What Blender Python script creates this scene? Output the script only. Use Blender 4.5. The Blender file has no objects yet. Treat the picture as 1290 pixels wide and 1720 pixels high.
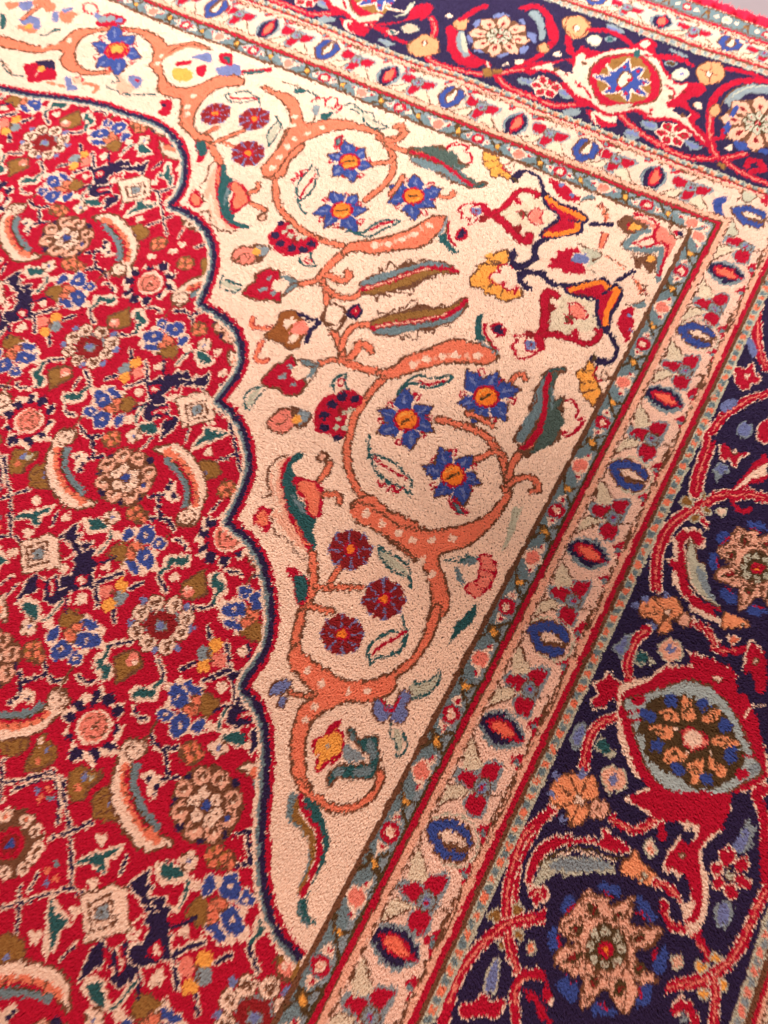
# Hand-knotted carpet seen close: every knot of the pile is modelled as tufts of wool,
# coloured knot by knot from a woven chart worked out on the carpet's own plane.
import bpy, math
import numpy as np
from mathutils import Matrix

SC = bpy.context.scene
U = 0.08                       # metres per chart unit (one repeat of the guard border)
K = 0.0125                     # chart units per knot (1 mm)
# ---------------------------------------------------------------- camera
FOC = 1198.23                  # focal length in photo pixels (photo 1290 x 1720)
RV = np.array([2.691, 0.70789, -0.16223]); TV = np.array([4.08579, -3.52471, 8.66802])
_th = np.linalg.norm(RV); _k = RV / _th
_K = np.array([[0, -_k[2], _k[1]], [_k[2], 0, -_k[0]], [-_k[1], _k[0], 0]])
ROT = np.eye(3) + math.sin(_th) * _K + (1 - math.cos(_th)) * _K @ _K
HM = np.array([[FOC, 0, 645], [0, FOC, 860], [0, 0, 1]]) @ np.c_[ROT[:, 0], ROT[:, 1], TV]
HI = np.linalg.inv(HM)
CAMP = -ROT.T @ TV * U
cam_d = bpy.data.cameras.new('camera'); cam = bpy.data.objects.new('camera', cam_d)
SC.collection.objects.link(cam); SC.camera = cam
R3 = ROT.T @ np.diag([1, -1, -1])
M4 = Matrix([[*R3[0], CAMP[0]], [*R3[1], CAMP[1]], [*R3[2], CAMP[2]], [0, 0, 0, 1]])
cam.matrix_world = M4
cam_d.sensor_fit = 'HORIZONTAL'; cam_d.sensor_width = 36; cam_d.lens = 36 * FOC / 1290
cam_d.clip_start = 0.01; cam_d.clip_end = 50
cam_d.dof.use_dof = True; cam_d.dof.focus_distance = 0.62; cam_d.dof.aperture_fstop = 9
# ---------------------------------------------------------------- light
w = bpy.data.worlds.new('World'); SC.world = w; w.use_nodes = True
bg = w.node_tree.nodes['Background']
bg.inputs[0].default_value = (1.0, 0.465, 0.335, 1); bg.inputs[1].default_value = 1.25
def area(name, loc, target, size, power, col):
    l = bpy.data.lights.new(name, 'AREA'); l.size = size; l.energy = power; l.color = col
    o = bpy.data.objects.new(name, l); SC.collection.objects.link(o)
    from mathutils import Vector
    o.location = loc; d = Vector(target) - Vector(loc)
    o.rotation_euler = d.to_track_quat('-Z', 'Y').to_euler()
    return o
area('ceiling_lamp', (-0.42, 0.46, 1.12), (-0.30, -0.12, 0), 0.5, 45, (0.95, 0.96, 0.97))
SC.view_settings.view_transform = 'Standard'; SC.view_settings.look = 'None'
SC.view_settings.exposure = 0; SC.view_settings.gamma = 1
# ---------------------------------------------------------------- the chart
KREF = 0.02                    # pen widths are noted in steps of this size
X0, X1, Y0, Y1 = -12.4, 3.94, -12.4, 3.72
NX = int(round((X1 - X0) / K)); NY = int(round((Y1 - Y0) / K))
LAB = np.zeros((NY, NX), np.uint8)
YMOD = 'r c n b g t o s w k m y v p l a h j q i e B E G P'.split()   # colour letters
CI = {ch: i for i, ch in enumerate(YMOD)}
def toplane(q):
    q = np.asarray(q, float); v = np.c_[q, np.ones(len(q))] @ HI.T
    return v[:, :2] / v[:, 2:]
def locscale(q):                      # knots per photo pixel near q
    a = toplane([q, (q[0] + 4, q[1]), (q[0], q[1] + 4)])
    d1 = a[1] - a[0]; d2 = a[2] - a[0]
    return math.sqrt(abs(d1[0] * d2[1] - d1[1] * d2[0])) / 4 / KREF
def smooth(P, closed):
    n = len(P)
    if n < 3: return P
    out = []
    rng = range(n) if closed else range(n - 1)
    for i in rng:
        if closed: a, b, c, d = P[i - 1], P[i], P[(i + 1) % n], P[(i + 2) % n]
        else: a, b, c, d = P[max(i - 1, 0)], P[i], P[i + 1], P[min(i + 2, n - 1)]
        for t in (0, .25, .5, .75):
            t2 = t * t; t3 = t2 * t
            out.append(0.5 * (2 * b + (c - a) * t + (2 * a - 5 * b + 4 * c - d) * t2 + (3 * b - a - 3 * c + d) * t3))
    if not closed: out.append(P[-1])
    return np.array(out)
MASK = None                           # optional region mask while painting
def _box(P, m):
    m = m * KREF / K
    i0 = max(int((P[:, 0].min() - X0) / K - m), 0); i1 = min(int((P[:, 0].max() - X0) / K + m) + 2, NX)
    j0 = max(int((P[:, 1].min() - Y0) / K - m), 0); j1 = min(int((P[:, 1].max() - Y0) / K + m) + 2, NY)
    if i0 >= i1 or j0 >= j1: return None
    xs = X0 + (np.arange(i0, i1) + .5) * K; ys = Y0 + (np.arange(j0, j1) + .5) * K
    return i0, i1, j0, j1, xs[None, :], ys[:, None]
def _put(b, m, c):
    i0, i1, j0, j1 = b[:4]
    if MASK is not None: m = m & MASK[j0:j1, i0:i1]
    LAB[j0:j1, i0:i1][m] = c
def inside(P, xs, ys):
    m = np.zeros((ys.shape[0], xs.shape[1]), bool)
    Q = np.roll(P, -1, 0)
    for (x1, y1), (x2, y2) in zip(P, Q):
        if y1 == y2: continue
        m ^= ((ys > y1) != (ys > y2)) & (xs < (x2 - x1) * (ys - y1) / (y2 - y1) + x1)
    return m
def fill(P, c):
    b = _box(P, 1)
    if b: _put(b, inside(P, b[4], b[5]), c)
def stroke(P, wk, c):
    h = max(wk / 2, 0.42) * KREF
    b = _box(P, wk / 2 + 2)
    if not b: return
    xs, ys = b[4], b[5]; m = np.zeros((ys.shape[0], xs.shape[1]), bool)
    for i in range(len(P) - 1):
        a, e = P[i], P[i + 1]; d = e - a; L = d @ d + 1e-12
        s = _box(np.array([a, e]), wk / 2 + 2)
        if not s: continue
        o = (s[2] - b[2], s[3] - b[2], s[0] - b[0], s[1] - b[0])
        t = np.clip(((s[4] - a[0]) * d[0] + (s[5] - a[1]) * d[1]) / L, 0, 1)
        m[o[0]:o[1], o[2]:o[3]] |= (s[4] - a[0] - t * d[0]) ** 2 + (s[5] - a[1] - t * d[1]) ** 2 < h * h
    _put(b, m, c)
def disk(p, r, c):
    b = _box(np.array([p]), r + 1)
    if b: _put(b, (b[4] - p[0]) ** 2 + (b[5] - p[1]) ** 2 < (max(r, .5) * KREF) ** 2, c)
STAMP = {}
MIRS = 0.976
def mir(P):                            # the other side of the corner diagonal
    Q = P[:, ::-1].copy(); Q[:, 0] = np.where(Q[:, 0] < -2.2, -2.2 + (Q[:, 0] + 2.2) * MIRS, Q[:, 0])
    return Q
def ops_run(ops, tf=None):
    for o in ops:
        P = o[-1] if tf is None else tf(o[-1])
        k = o[0]
        if k == 'f': fill(P, o[1])
        elif k == 'l': stroke(P, o[2], o[1])
        elif k == 'd': [disk(p, o[2], o[1]) for p in P]
def parse(text):
    """chart notation: colour letters with outlines read in tile pixels"""
    ox = oy = 0.; sc = 3.225; mirror = 0; cur = None; cen = None
    for ln in text.splitlines():
        ln = ln.strip()
        if not ln or ln[0] == '#': continue
        tk = ln.split(); k = tk[0]
        def P(a):
            return np.array([[float(v) for v in t.split(',')] for t in a]) / sc + (ox, oy)
        if k[0] == '@':
            v = k[1:].split(','); ox, oy = float(v[0]), float(v[1]); sc = float(v[2]) if len(v) > 2 else 3.225
            continue
        if k == 'mirror': mirror = int(tk[1]); continue
        if k == '=':
            if len(tk) > 3:
                v = tk[3][1:].split(','); ox, oy = float(v[0]), float(v[1]); sc = float(v[2]) if len(v) > 2 else 3.225
            cur = []; cen = toplane(P([tk[2]]))[0]; STAMP[tk[1]] = cur; continue
        if k == '.': cur = None; continue
        out = []
        def W(wpx, q): return wpx / sc * locscale(q)
        if k in ('f', 'F'):
            q = P(tk[2:]); p = toplane(smooth(q, True) if k == 'f' else q); out.append(('f', CI[tk[1]], 0, p))
        elif k in ('l', 'L'):
            q = P(tk[3:]); p = toplane(smooth(q, False) if k == 'l' else q)
            out.append(('l', CI[tk[1]], W(float(tk[2]), q[len(q) // 2]), p))
        elif k in 'Ou':
            q = P(tk[4:]); p = toplane(smooth(q, True) if k == 'u' else q)
            out.append(('l', CI[tk[1]], W(float(tk[3]), q[0]) * 2, np.r_[p, p[:1]])); out.append(('f', CI[tk[2]], 0, p))
        elif k == 'o':
            q = P(tk[4:]); p = toplane(smooth(q, True)); out.append(('f', CI[tk[2]], 0, p))
            out.append(('l', CI[tk[1]], W(float(tk[3]), q[0]), np.r_[p, p[:1]]))
        elif k == 'v':
            q = P(tk[2:]); p = toplane(smooth(q, False)); w0 = W(float(tk[1]), q[len(q) // 2])
            out.append(('l', CI['w'], w0 + 2.0, p)); out.append(('l', CI['s'], w0, p))
        elif k == 'd':
            q = P(tk[3:])
            for a in q: out.append(('d', CI[tk[1]], W(float(tk[2]), a), toplane([a])))
        elif k == 's':                 # blue star flower
            R0, an = float(tk[1]) / sc, math.radians(float(tk[2])); R = R0; c = P(tk[3:])[0]
            def pt(r, a): return (c[0] + r * math.cos(a), c[1] + .9 * r * math.sin(a))
            n = 6
            for i in range(n):
                a = an + i * 2 * math.pi / n + .12 * math.sin(i * 2.3 + c[0]); R = R0 * (1 + .10 * math.sin(i * 3.7 + c[1]))
                q = np.array([pt(.2 * R, a - .52), pt(.72 * R, a - .47), pt(.86 * R, a - .16), pt(R * 1.12, a + .12), pt(.76 * R, a + .47), pt(.2 * R, a + .52)])
                p = toplane(q); out.append(('f', CI['b'], 0, p)); out.append(('l', CI['w'], .9, p[1:5]))
                out.append(('l', CI['v'], 1.5, toplane([pt(.55 * R, a), pt(.82 * R, a + .05)])))
                q = toplane([pt(.72 * R, a + .44), pt(.92 * R, a + .42), pt(.92 * R, a + .62), pt(.72 * R, a + .60)])
                out.append(('l', CI['r'], 1.0, q))
            ws = locscale(c); R = R0
            out.append(('d', CI['r'], .41 * R * ws, toplane([c]))); out.append(('d', CI['o'], .32 * R * ws, toplane([c])))
            out.append(('l', CI['k'], 1.5, toplane([pt(.2 * R, 2.6), pt(.2 * R, -.5)])))
            out.append(('l', CI['y'], 1.2, toplane([pt(.26 * R, 3.6), pt(.26 * R, 4.6), pt(.24 * R, 5.2)])))
        elif k == 'p':                 # round blossom: petal, edge and eye colours, number of petals, radius
            n = int(tk[4]); c = P(tk[6:])[0]; R = W(float(tk[5]), c) * KREF; c = toplane([c])[0]
            def pp(r, a): return c + R * r * np.array([math.cos(a), math.sin(a)])
            out.append(('d', CI[tk[2]], .93 * R / KREF, c[None]))
            for i in range(n):
                a = (i + .3) * 2 * math.pi / n; h = math.pi / n * (.82 if R / KREF > 7 else .66)
                p = np.array([pp(.30, a - h * .6), pp(.66, a - h), pp(.92, a - h * .7), pp(1.06, a + .04), pp(.90, a + h * .7), pp(.66, a + h), pp(.30, a + h * .6)])
                out.append(('l', CI[tk[2]], 1.7, np.r_[p, p[:1]])); out.append(('f', CI[tk[1]], 0, p))
                if R / KREF <= 7: out.append(('l', CI[tk[2]], .9, p[2:6]))
                if R / KREF > 7: out.append(('f', CI[tk[3]], 0, np.array([pp(.50, a), pp(.66, a - h * .34), pp(.80, a), pp(.66, a + h * .34)])))
            out.append(('d', CI[tk[2]], .31 * R / KREF, c[None])); out.append(('d', CI[tk[3]], .20 * R / KREF, c[None]))
            out.append(('d', CI['c'], .11 * R / KREF, c[None]))
        elif k == 'z':                 # eight petalled dark red rosette
            R = float(tk[1]) / sc; c = P(tk[2:])[0]; ws = locscale(c)
            def pt(r, a): return (c[0] + r * math.cos(a), c[1] + .95 * r * math.sin(a))
            out.append(('f', CI['v'], 0, toplane([pt(R * (.98 + .05 * math.cos(8 * a)), a) for a in np.linspace(0, 6.2, 32)])))
            for i in range(8):
                a = i * math.pi / 4 + .35
                q = np.array([pt(.2 * R, a - .3), pt(.6 * R, a - .33), pt(.98 * R, a - .34), pt(1.0 * R, a + .34), pt(.6 * R, a + .33), pt(.2 * R, a + .3)])
                out.append(('f', CI['m'], 0, toplane(q)))
            out.append(('d', CI['r'], .32 * R * ws, toplane([c]))); out.append(('d', CI['o'], .19 * R * ws, toplane([c])))
        elif k == '*':
            c2 = toplane(P([tk[2]]))[0]; fl = tk[3] if len(tk) > 3 else ''
            for o in STAMP[tk[1]]: out.append((*o[:3], flip(o[-1], fl) + c2))
        if cur is not None:
            for o in out: cur.append((*o[:3], o[-1] - cen))
        else:
            ops_run(out)
            if mirror: ops_run(out, mir)
def flip(P, fl):
    P = P.copy()
    if 'x' in fl: P[:, 0] *= -1
    if 'y' in fl: P[:, 1] *= -1
    if 's' in fl: P = P[:, ::-1].copy()
    return P
def place(name, x, y, fl='', sx=1, sy=1):
    tf = lambda P: flip(P, fl) * (sx, sy) + (x, y)
    ops_run(STAMP[name], tf)
def off(px, c, sc=3.225):              # plane offset between two tile points
    a = toplane([px, c]); return a[0] - a[1]
CHART_STAMPS = '''
# one herati cell round a dark red rosette (stamps)
= petal 760,1130 @0,680
d w 50 760,1130
d c 43 760,1130
d w 14 748,1125 775,1118 765,1143
d c 6 762,1130
.
= rosette 870,1195 @0,680
f a 800,1130 870,1100 950,1130 960,1200 930,1270 860,1290 800,1260 780,1190
* petal 840,1075
* petal 760,1130
* petal 735,1225
* petal 800,1290
* petal 940,1085
* petal 1005,1160
* petal 975,1240
* petal 900,1310
d m 30 870,1145 915,1160 930,1205 905,1245 860,1255 820,1235 810,1190 825,1155
d w 8 845,1170 895,1180 890,1225 845,1220
d v 19 870,1195
d v 20 775,1060 1010,1095 700,1180 1035,1215 960,1320 835,1330
.
= bunch 590,1100 @0,340
d c 24 500,1015 555,1000 505,1078 600,1185 648,1030 690,1170
f h 640,1040 680,1035 730,1070 720,1100 680,1130 640,1110
l w 7 600,1040 660,1030 725,1070 735,1090 680,1130 620,1125
u c b 7 505,1020 545,1008 585,1050 582,1092 535,1105 505,1070
u c b 7 572,1005 605,992 650,1045 612,1050
u c b 7 440,1125 475,1100 515,1120 505,1150 470,1155
u c b 7 500,1145 550,1125 590,1150 560,1205 510,1210
u c b 7 610,1160 665,1140 650,1190 620,1205 605,1180
d c 11 540,1060 480,1125 545,1168
d w 4 540,1060 480,1125 545,1168
o w s 6 555,1105 600,1085 640,1090 620,1130 580,1130
o w s 6 600,1060 635,1050 650,1080 610,1090
l w 5 590,1095 620,1110
.
= gold 640,620 @0,340
F w 565,608 690,545 705,650 625,680 570,668
F h 580,612 680,560 692,640 640,664 580,655
d q 26 608,640
d c 12 604,630
.
= hook 740,620 @0,340
L c 30 620,705 690,702 725,690 745,640
L n 13 620,705 690,702 725,690
f c 700,600 705,570 760,560 788,615 793,645 750,672 715,680 725,635
f g 718,590 735,570 760,600 780,632 745,650 742,625 720,615
l g 14 722,690 738,650
l g 9 735,575 755,568
.
= qring 790,430 @0,340
F c 680,350 720,345 745,360 780,322 800,345 840,335 870,315 905,320 905,360 960,375 925,410 940,440 960,480 900,475 885,500 850,525 820,495 800,540 750,560 745,520 700,540 690,510 640,510 665,470 640,440 670,400
d r 92 792,430
F n 695,352 745,362 742,395 700,388
F n 785,330 818,345 815,385 775,380
F n 848,325 895,318 898,362 858,370
F n 885,378 945,388 915,415 880,408
F n 885,425 910,435 935,475 885,465
F n 825,470 865,480 855,512 820,500
F n 770,495 808,508 780,555 750,535
F n 695,485 742,495 730,535 685,532
F n 645,482 705,448 705,475 665,500
F n 665,392 712,405 710,435 665,428
o r c 12 740,390 800,362 855,372 878,425 855,475 795,497 745,485 722,435
d q 56 797,430
l w 6 765,408 820,392 845,430 830,462 780,472 755,440 765,408
d w 8 795,430 810,440 785,445
d c 5 800,420
.
= dots 700,900 @0,340
L c 32 665,992 790,952 777,850
L n 15 665,990 790,950 778,850
l c 26 560,948 622,925
l n 16 560,948 620,925
l c 26 695,785 705,835
l n 16 695,785 705,835
d a 34 670,885
d y 29 725,855 665,938
d q 32 738,912
l w 5 700,870 690,900 710,920 700,890
.
= seed 745,1020 @0,340
d w 20 745,1020
d c 15 735,1015 755,1020 742,1032
.
= bird 1090,820 @0,340
l c 26 950,870 1010,800 1060,795
l g 9 950,865 1010,800 1060,795
f c 1040,790 1090,785 1160,860 1080,885 1050,840
f g 1060,795 1100,805 1140,850 1090,862 1065,830
d w 38 1100,762
d c 16 1085,745 1120,745 1080,770 1115,780
d v 9 1100,762
.
= cross 1070,670 @0,340
d w 46 1070,670
d s 15 1050,655 1090,655 1050,688 1088,688
d h 9 1070,640 1070,700 1040,672 1100,670
.
= spike 339,806 @0,680
f r 290,700 400,640 480,740 500,900 400,980 280,1030 120,1000 160,920
O c n 8 305,712 345,680 380,655 418,632 396,690 432,700 398,735 445,738 482,736 462,766 502,774 474,812 412,845 380,832 408,792 368,762 378,740 345,722
O c n 8 392,862 440,848 496,870 482,900 492,968 440,965 390,985 330,992 300,960 328,908 380,903
O c n 8 98,1038 122,985 150,928 195,898 235,935 262,922 302,903 312,970 348,995 322,1038 275,1064 230,1035 243,990 215,950 190,990 150,1002
f n 400,830 470,800 490,850 420,880
f r 325,735 360,765 392,800 370,830 335,820 315,770
f r 262,930 290,925 296,985 275,1015 258,980
f r 205,920 240,950 225,985 200,950
d r 33 428,932
d c 13 422,926 436,938
l c 10 262,930 280,965 274,1000
l c 11 330,830 365,812 395,790
l c 9 330,700 350,735 375,770
l c 9 420,700 405,730 440,790
d c 14 335,855 335,888 318,870 352,870
l n 15 485,850 540,835 600,812
l n 13 340,985 352,1040 345,1100
l c 7 360,1000 368,1050
O w c 8 115,738 255,695 303,708 318,858 130,898
F w 140,758 248,722 262,838 150,866
F c 152,768 240,736 250,828 160,854
F w 168,776 232,752 238,816 172,836
f a 178,786 226,766 228,808 182,822
d k 7 203,793
.
= floret 745,290 @0,680
d w 46 745,290
d p 38 745,290
d w 14 735,288 755,280
d c 8 748,297
.
= cluster 675,385 @0,680
f w 520,340 560,300 620,240 700,230 780,260 840,330 840,400 800,470 740,530 660,540 570,520 520,460
f n 590,270 610,260 600,290
d n 20 535,375 640,518 812,300 545,470 745,500 590,285
* floret 660,275
* floret 745,290
* floret 800,365
* floret 770,435
* floret 700,490
* floret 610,480
* floret 555,410
* floret 575,325
d w 90 675,388
d c 26 665,340 720,365 720,420 680,445 630,425 620,370
d w 7 665,340 720,365 720,420 680,445 630,425 620,370
d b 21 675,388
d b 12 770,435
.
= leaf 370,350 @0,680
o w c 12 340,130 410,140 400,190 350,220 330,300 340,360 400,440 450,500 520,530 440,560 360,555 290,480 250,400 240,300 270,220 300,160
f c 350,230 300,220 280,300 290,400 340,480 430,540 350,530 280,440 262,350 275,240
l s 40 310,240 305,320 330,400 380,470 440,520
l w 8 280,260 330,270
l w 8 285,300 330,310
l w 8 295,350 345,350
l w 8 310,400 360,390
l w 8 340,450 385,430
l w 8 380,490 410,470
l r 14 320,240 320,320 350,400 400,470
o w c 7 320,160 360,135 400,160 390,200 350,215 320,200
d w 8 350,165 370,185
l t 34 362,240 345,300 360,360 395,420 440,475
l k 6 335,240 330,320 360,400 420,475
f c 380,270 430,250 480,290 450,330 440,370 400,350 410,310
d n 13 415,285 445,320 430,350
.
= veins 495,220 @0,680
l c 28 430,115 460,165 495,170 550,165
l c 26 495,165 502,280 450,290
l c 24 502,280 555,275
l n 16 430,115 460,160 495,168 550,163
l n 16 495,165 502,275
l n 16 470,290 555,275
l c 24 400,60 380,40
d w 42 597,180
d s 14 580,165 615,170 590,200
d y 12 605,205
.
= cell 870,1195 @0,680
* rosette 870,1195
.
# lattice round the pale rosette
= pale 45,320 @0,1320
d w 185 45,320
d c 36 130,195 60,165 -30,180 195,290 160,390 75,460 -20,470 -90,400 -110,300 -60,220
d w 15 130,195 60,165 -30,180 195,290 160,390 75,460 -20,470 -90,400 -110,300 -60,220
d s 12 135,185 190,285
d r 85 45,320
d m 55 45,320
d b 24 45,320
.
= lattice 350,255 @0,1320
l c 30 60,30 180,-20 325,-45
L n 14 60,30 180,-15 325,-45
L c 34 325,-45 345,100 375,255 375,560 450,610
L n 16 325,-45 345,100 372,255 380,560 450,610
L c 32 270,292 370,255 490,205
L n 15 270,292 370,255 490,205
d w 13 195,25
d t 20 200,28
d s 18 250,20 210,80
d v 19 265,75
.
= goose 510,400 @0,1320
f c 385,455 440,385 520,360 655,320 640,380 580,420 570,470 545,495 500,460 480,435
f g 395,440 445,400 530,378 632,342 610,375 552,408 560,465 540,478 508,440 470,425
l c 26 640,490 680,385
l n 16 645,480 678,390
.
= blob 560,130 @0,1320
o w h 8 500,60 560,10 620,20 640,80 630,190 520,190 490,140
l w 5 510,100 560,60 620,50
l w 5 520,160 580,150 630,170
d v 17 592,100
.
= pod 420,20 @0,1320
o w h 8 375,-20 400,-60 480,-50 540,-80 530,-30 470,30 440,70 380,60
d s 18 412,20
d v 15 450,-50
f c 480,-20 530,-50 520,-20
.
= palehalf 45,320 @0,1320
* pale 45,320
l c 30 60,30 180,-20 325,-45
L n 14 60,30 180,-15 325,-45
L c 34 325,-45 345,100 375,255 380,560 460,615
L c 30 380,560 100,640 -60,690
L c 28 100,560 95,640 85,800
L n 14 380,560 100,640 -60,690
L n 14 100,560 95,640 85,800
L n 16 325,-45 345,100 372,255 380,560 445,610
L c 32 270,292 370,255 490,205
L n 15 270,292 370,255 490,205
* goose 510,400
* blob 560,130
* pod 420,20
d w 13 195,25
d t 20 200,28
d s 18 250,20 210,80
d v 19 265,75
d t 20 300,430
d s 18 250,470 300,510
d v 19 250,532
* seed 540,290
* seed 495,540
* seed 395,690
* seed 180,825
l c 28 280,620 285,700
f c 240,690 260,610 295,620 380,760 330,800 290,900 225,940
f g 270,620 288,700 320,720 362,762 310,795 290,860 255,905 265,830 252,760 255,690
l c 26 400,870 320,945
l n 10 395,880 330,938
o w h 8 -20,830 60,810 120,860 120,960 60,1000 -20,980
d v 18 25,940
@0,1000
o w h 8 130,900 180,850 200,790 240,780 300,840 290,900 200,960 140,950
d v 20 240,845
d s 20 200,900
f l 200,830 230,790 240,830
.
= curl 600,440 @0,340
l c 24 550,430 590,435 610,470
l n 10 555,430 590,440 600,470
l w 9 510,430 550,380 590,360
.
= rose4 480,550 @0,340
.
= dash 660,440 @0,1320
l c 26 690,385 660,440 640,490
l n 11 686,392 660,440 644,482
.
= tick 660,440 @0,1320
l c 14 680,410 640,460
.
= bud 1065,400 @0,1320
f w 1000,430 1030,380 1070,355 1120,400 1130,440 1080,470 1020,470
d c 17 1030,435 1065,395 1100,430
d t 15 1065,450
.
= oval 805,755 @600,1000
f a 655,672 760,632 860,660 912,730 925,805 870,840 800,850 725,812 690,750
f n 670,680 760,650 850,680 900,740 915,800 860,810 800,830 740,790 700,740
l t 7 680,720 720,800 800,840 880,830
f r 715,690 780,675 850,710 890,780 920,805 850,800 790,780 740,740
f j 740,705 790,695 840,730 870,780 820,780 770,750
.
= lozenge 490,295 @600,1320
l l 10 350,190 500,150 620,210 640,330 560,440 420,380 350,200
F w 345,200 480,160 600,220 630,320 590,350 590,400 530,430 410,380 370,290
F b 360,208 480,175 590,225 618,310 580,335 520,260 440,240 430,280 470,340 580,370 570,400 530,415 420,370 385,290
F w 425,240 500,235 560,280 600,340 570,355 520,330 450,310
F c 440,250 500,245 550,290 585,340 520,315 455,295
l w 5 600,345 650,360
.
= trio 695,1050 @600,1000
f a 545,955 640,945 740,912 812,930 795,1000 765,1060 725,1130 695,1222 620,1215 590,1130 630,1075 560,1035
f r 560,1000 590,965 650,975 680,1000 640,1060 590,1030
f r 680,950 740,925 800,945 780,990 745,1030 700,1010
f r 610,1130 640,1090 700,1110 715,1140 690,1200 655,1215 605,1180
d w 53 693,1055
d a 45 693,1055
d w 5 668,1035 715,1035 665,1075 720,1080 693,1020 693,1092
d v 22 693,1055
d r 12 693,1055
.
= trioleaf 695,1050 @600,1000
o w E 8 600,860 640,790 680,880 690,930 650,960 600,930
f E 600,900 650,870 700,950 600,960
o w E 8 440,1160 480,1070 540,1040 600,1060 600,1100 520,1130
l E 14 600,1070 640,1080
l w 6 740,1105 800,1100 790,1150 770,1200 755,1270
.
= tri 890,920 @600,1000
f r 850,900 920,875 900,930 870,980 880,930
d t 17 885,920
.
= tri2 970,730 @600,1000
f r 940,700 1020,660 1000,710 970,790 960,740
d t 17 975,722
.
= edge 695,1050 @600,1000
l w 5 560,760 620,735 590,790 560,830
l w 5 750,1270 830,1140 855,1060 880,990
l w 5 1060,600 1020,640 1030,700
.
# main border: palmette in red
= palmr 1166,1242 @0,0,1
@890,1000
f c 480,560 500,480 640,450 740,380 880,370 870,300 980,350 1100,400 1160,460 1120,520 1200,600 1240,700 1300,860 1300,1000 1200,1060 1060,1110 1060,1180 950,1320 850,1340 800,1220 700,1240 600,1160 520,1120 560,1080 650,1040 570,980 520,880 480,740
f r 490,560 560,500 650,465 740,400 860,385 940,400 880,310 960,340 1100,390 1150,470 1130,520 1180,540 1240,660 1290,860 1290,1000 1180,1060 1080,1110 1080,1200 1000,1290 920,1350 900,1320 930,1260 900,1200 820,1190 740,1230 660,1170 560,1130 550,1090 650,1060 620,1020 560,900 520,760 490,640
o w e 12 510,575 620,540 740,500 880,460 990,500 1090,600 1160,720 1220,860 1270,960 1180,1020 1060,1080 900,1110 760,1060 650,960 600,840 550,680
f k 600,640 680,560 820,540 960,570 1060,620 1120,700 1140,800 1180,860 1150,960 1080,1020 950,1060 880,1040 760,970 680,930 630,860 620,760 580,770 600,700
f e 720,520 830,480 960,490 1060,570 1130,680 1160,760 1150,850 1100,690 1000,590 880,550 780,540
f e 610,820 640,880 740,990 860,1060 980,1080 1080,1010 1000,1100 880,1115 760,1060 660,970
o k i 7 830,560 860,540 910,620 900,680 840,680
o k i 7 700,620 790,620 830,680 800,700 740,680
o k i 7 950,640 1040,610 1050,650 1000,700 950,700
o k i 7 640,720 720,700 790,740 770,790 700,770
o k i 7 990,780 1050,760 1160,800 1110,840 1030,830
o k i 7 730,860 790,820 860,860 860,890 740,910
o k i 7 860,920 910,900 960,900 940,1000 880,1030 870,970
o k i 7 980,880 1060,930 1080,980 1040,990 980,930
l k 8 840,600 880,640
l k 8 980,650 1010,690
l k 8 880,940 910,960
l k 8 670,740 730,740
l k 8 750,880 810,860
l k 6 860,580 880,600 850,650
l k 6 730,640 780,650 760,690
l k 6 960,640 1020,640 990,680
l k 6 670,730 720,740 740,770
l k 6 1030,780 1090,800 1060,820
l k 6 770,870 800,850 830,880
l k 6 880,950 920,940 930,980
l k 6 1010,910 1040,950
d c 12 800,730
d c 9 990,860 860,860
d b 36 775,575 655,655 695,815 1070,710 950,590 1100,880
d b 34 820,950 970,1000
d b 26 1110,850 790,930 620,640
o r q 10 840,740 880,720 960,760 980,800 930,840 870,830 840,790
f c 850,760 900,730 950,780 920,820 860,810
f r 560,560 610,540 630,580 580,600
l r 12 540,640 600,630
l r 12 550,685 600,680
f r 1130,960 1190,950 1200,990 1140,1000
l r 12 1160,880 1230,870
f a 1200,930 1250,910 1260,960 1210,970
o w c 7 1005,445 1030,425 1060,450 1030,470
o w c 7 725,1140 745,1110 780,1140 750,1165
l r 13 990,1200 1010,1130 1060,1120 1070,1170 1030,1220
l c 6 1000,1210 1020,1130 1060,1125 1070,1190 1030,1230
l c 6 1180,660 1200,620 1240,600 1290,600
f r 345,480 400,460 425,415 460,460 495,470 480,530 490,580 440,560 410,600 360,600 335,570 370,540
l c 8 335,480 400,460 430,410 460,455 500,465 480,530 500,590 440,570 410,610 350,610 335,570 370,540 340,480
f c 870,310 880,300 1040,370 1120,430 1110,450
f r 885,320 1030,370 1120,430 1140,500 1000,420 900,390
f n 1060,340 1130,330 1190,360 1160,400
f n 1130,450 1200,420 1240,440 1200,510 1150,500
f r 1180,340 1200,270 1240,270 1290,340 1290,520 1240,520 1220,420 1170,410
l c 8 1160,400 1180,320 1210,240 1240,270 1270,310
o w c 6 1220,355 1235,340 1250,360 1235,370
@890,1320
f c 640,170 720,150 940,170 1100,100 1090,160 1050,240 960,330 940,400 960,560 920,780 860,800 820,660 800,500 730,470 730,400 800,290 820,180
f r 660,60 800,40 1090,50 1080,190 1040,240 950,310 920,400 940,560 930,680 890,750 840,740 890,680 870,560 820,470 750,460 740,400 800,330 830,280 900,300 920,230 840,200 740,200 660,180
f n 740,225 820,210 840,240 900,250 890,290 850,320 820,270 760,260
f n 830,490 870,560 860,640 820,600 790,540
o w c 7 815,380 828,360 842,380 828,395
.
= rosy 1025,1590 @0,0,1
@890,1320
f n 120,560 300,480 600,520 720,700 760,950 700,1200 450,1290 200,1250 80,1000
f b 190,610 230,590 250,640 220,700 170,690
f b 100,790 150,770 160,900 110,900
f b 150,1070 210,1050 270,1110 240,1180 170,1130
f b 340,1200 390,1180 470,1240 350,1260
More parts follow.
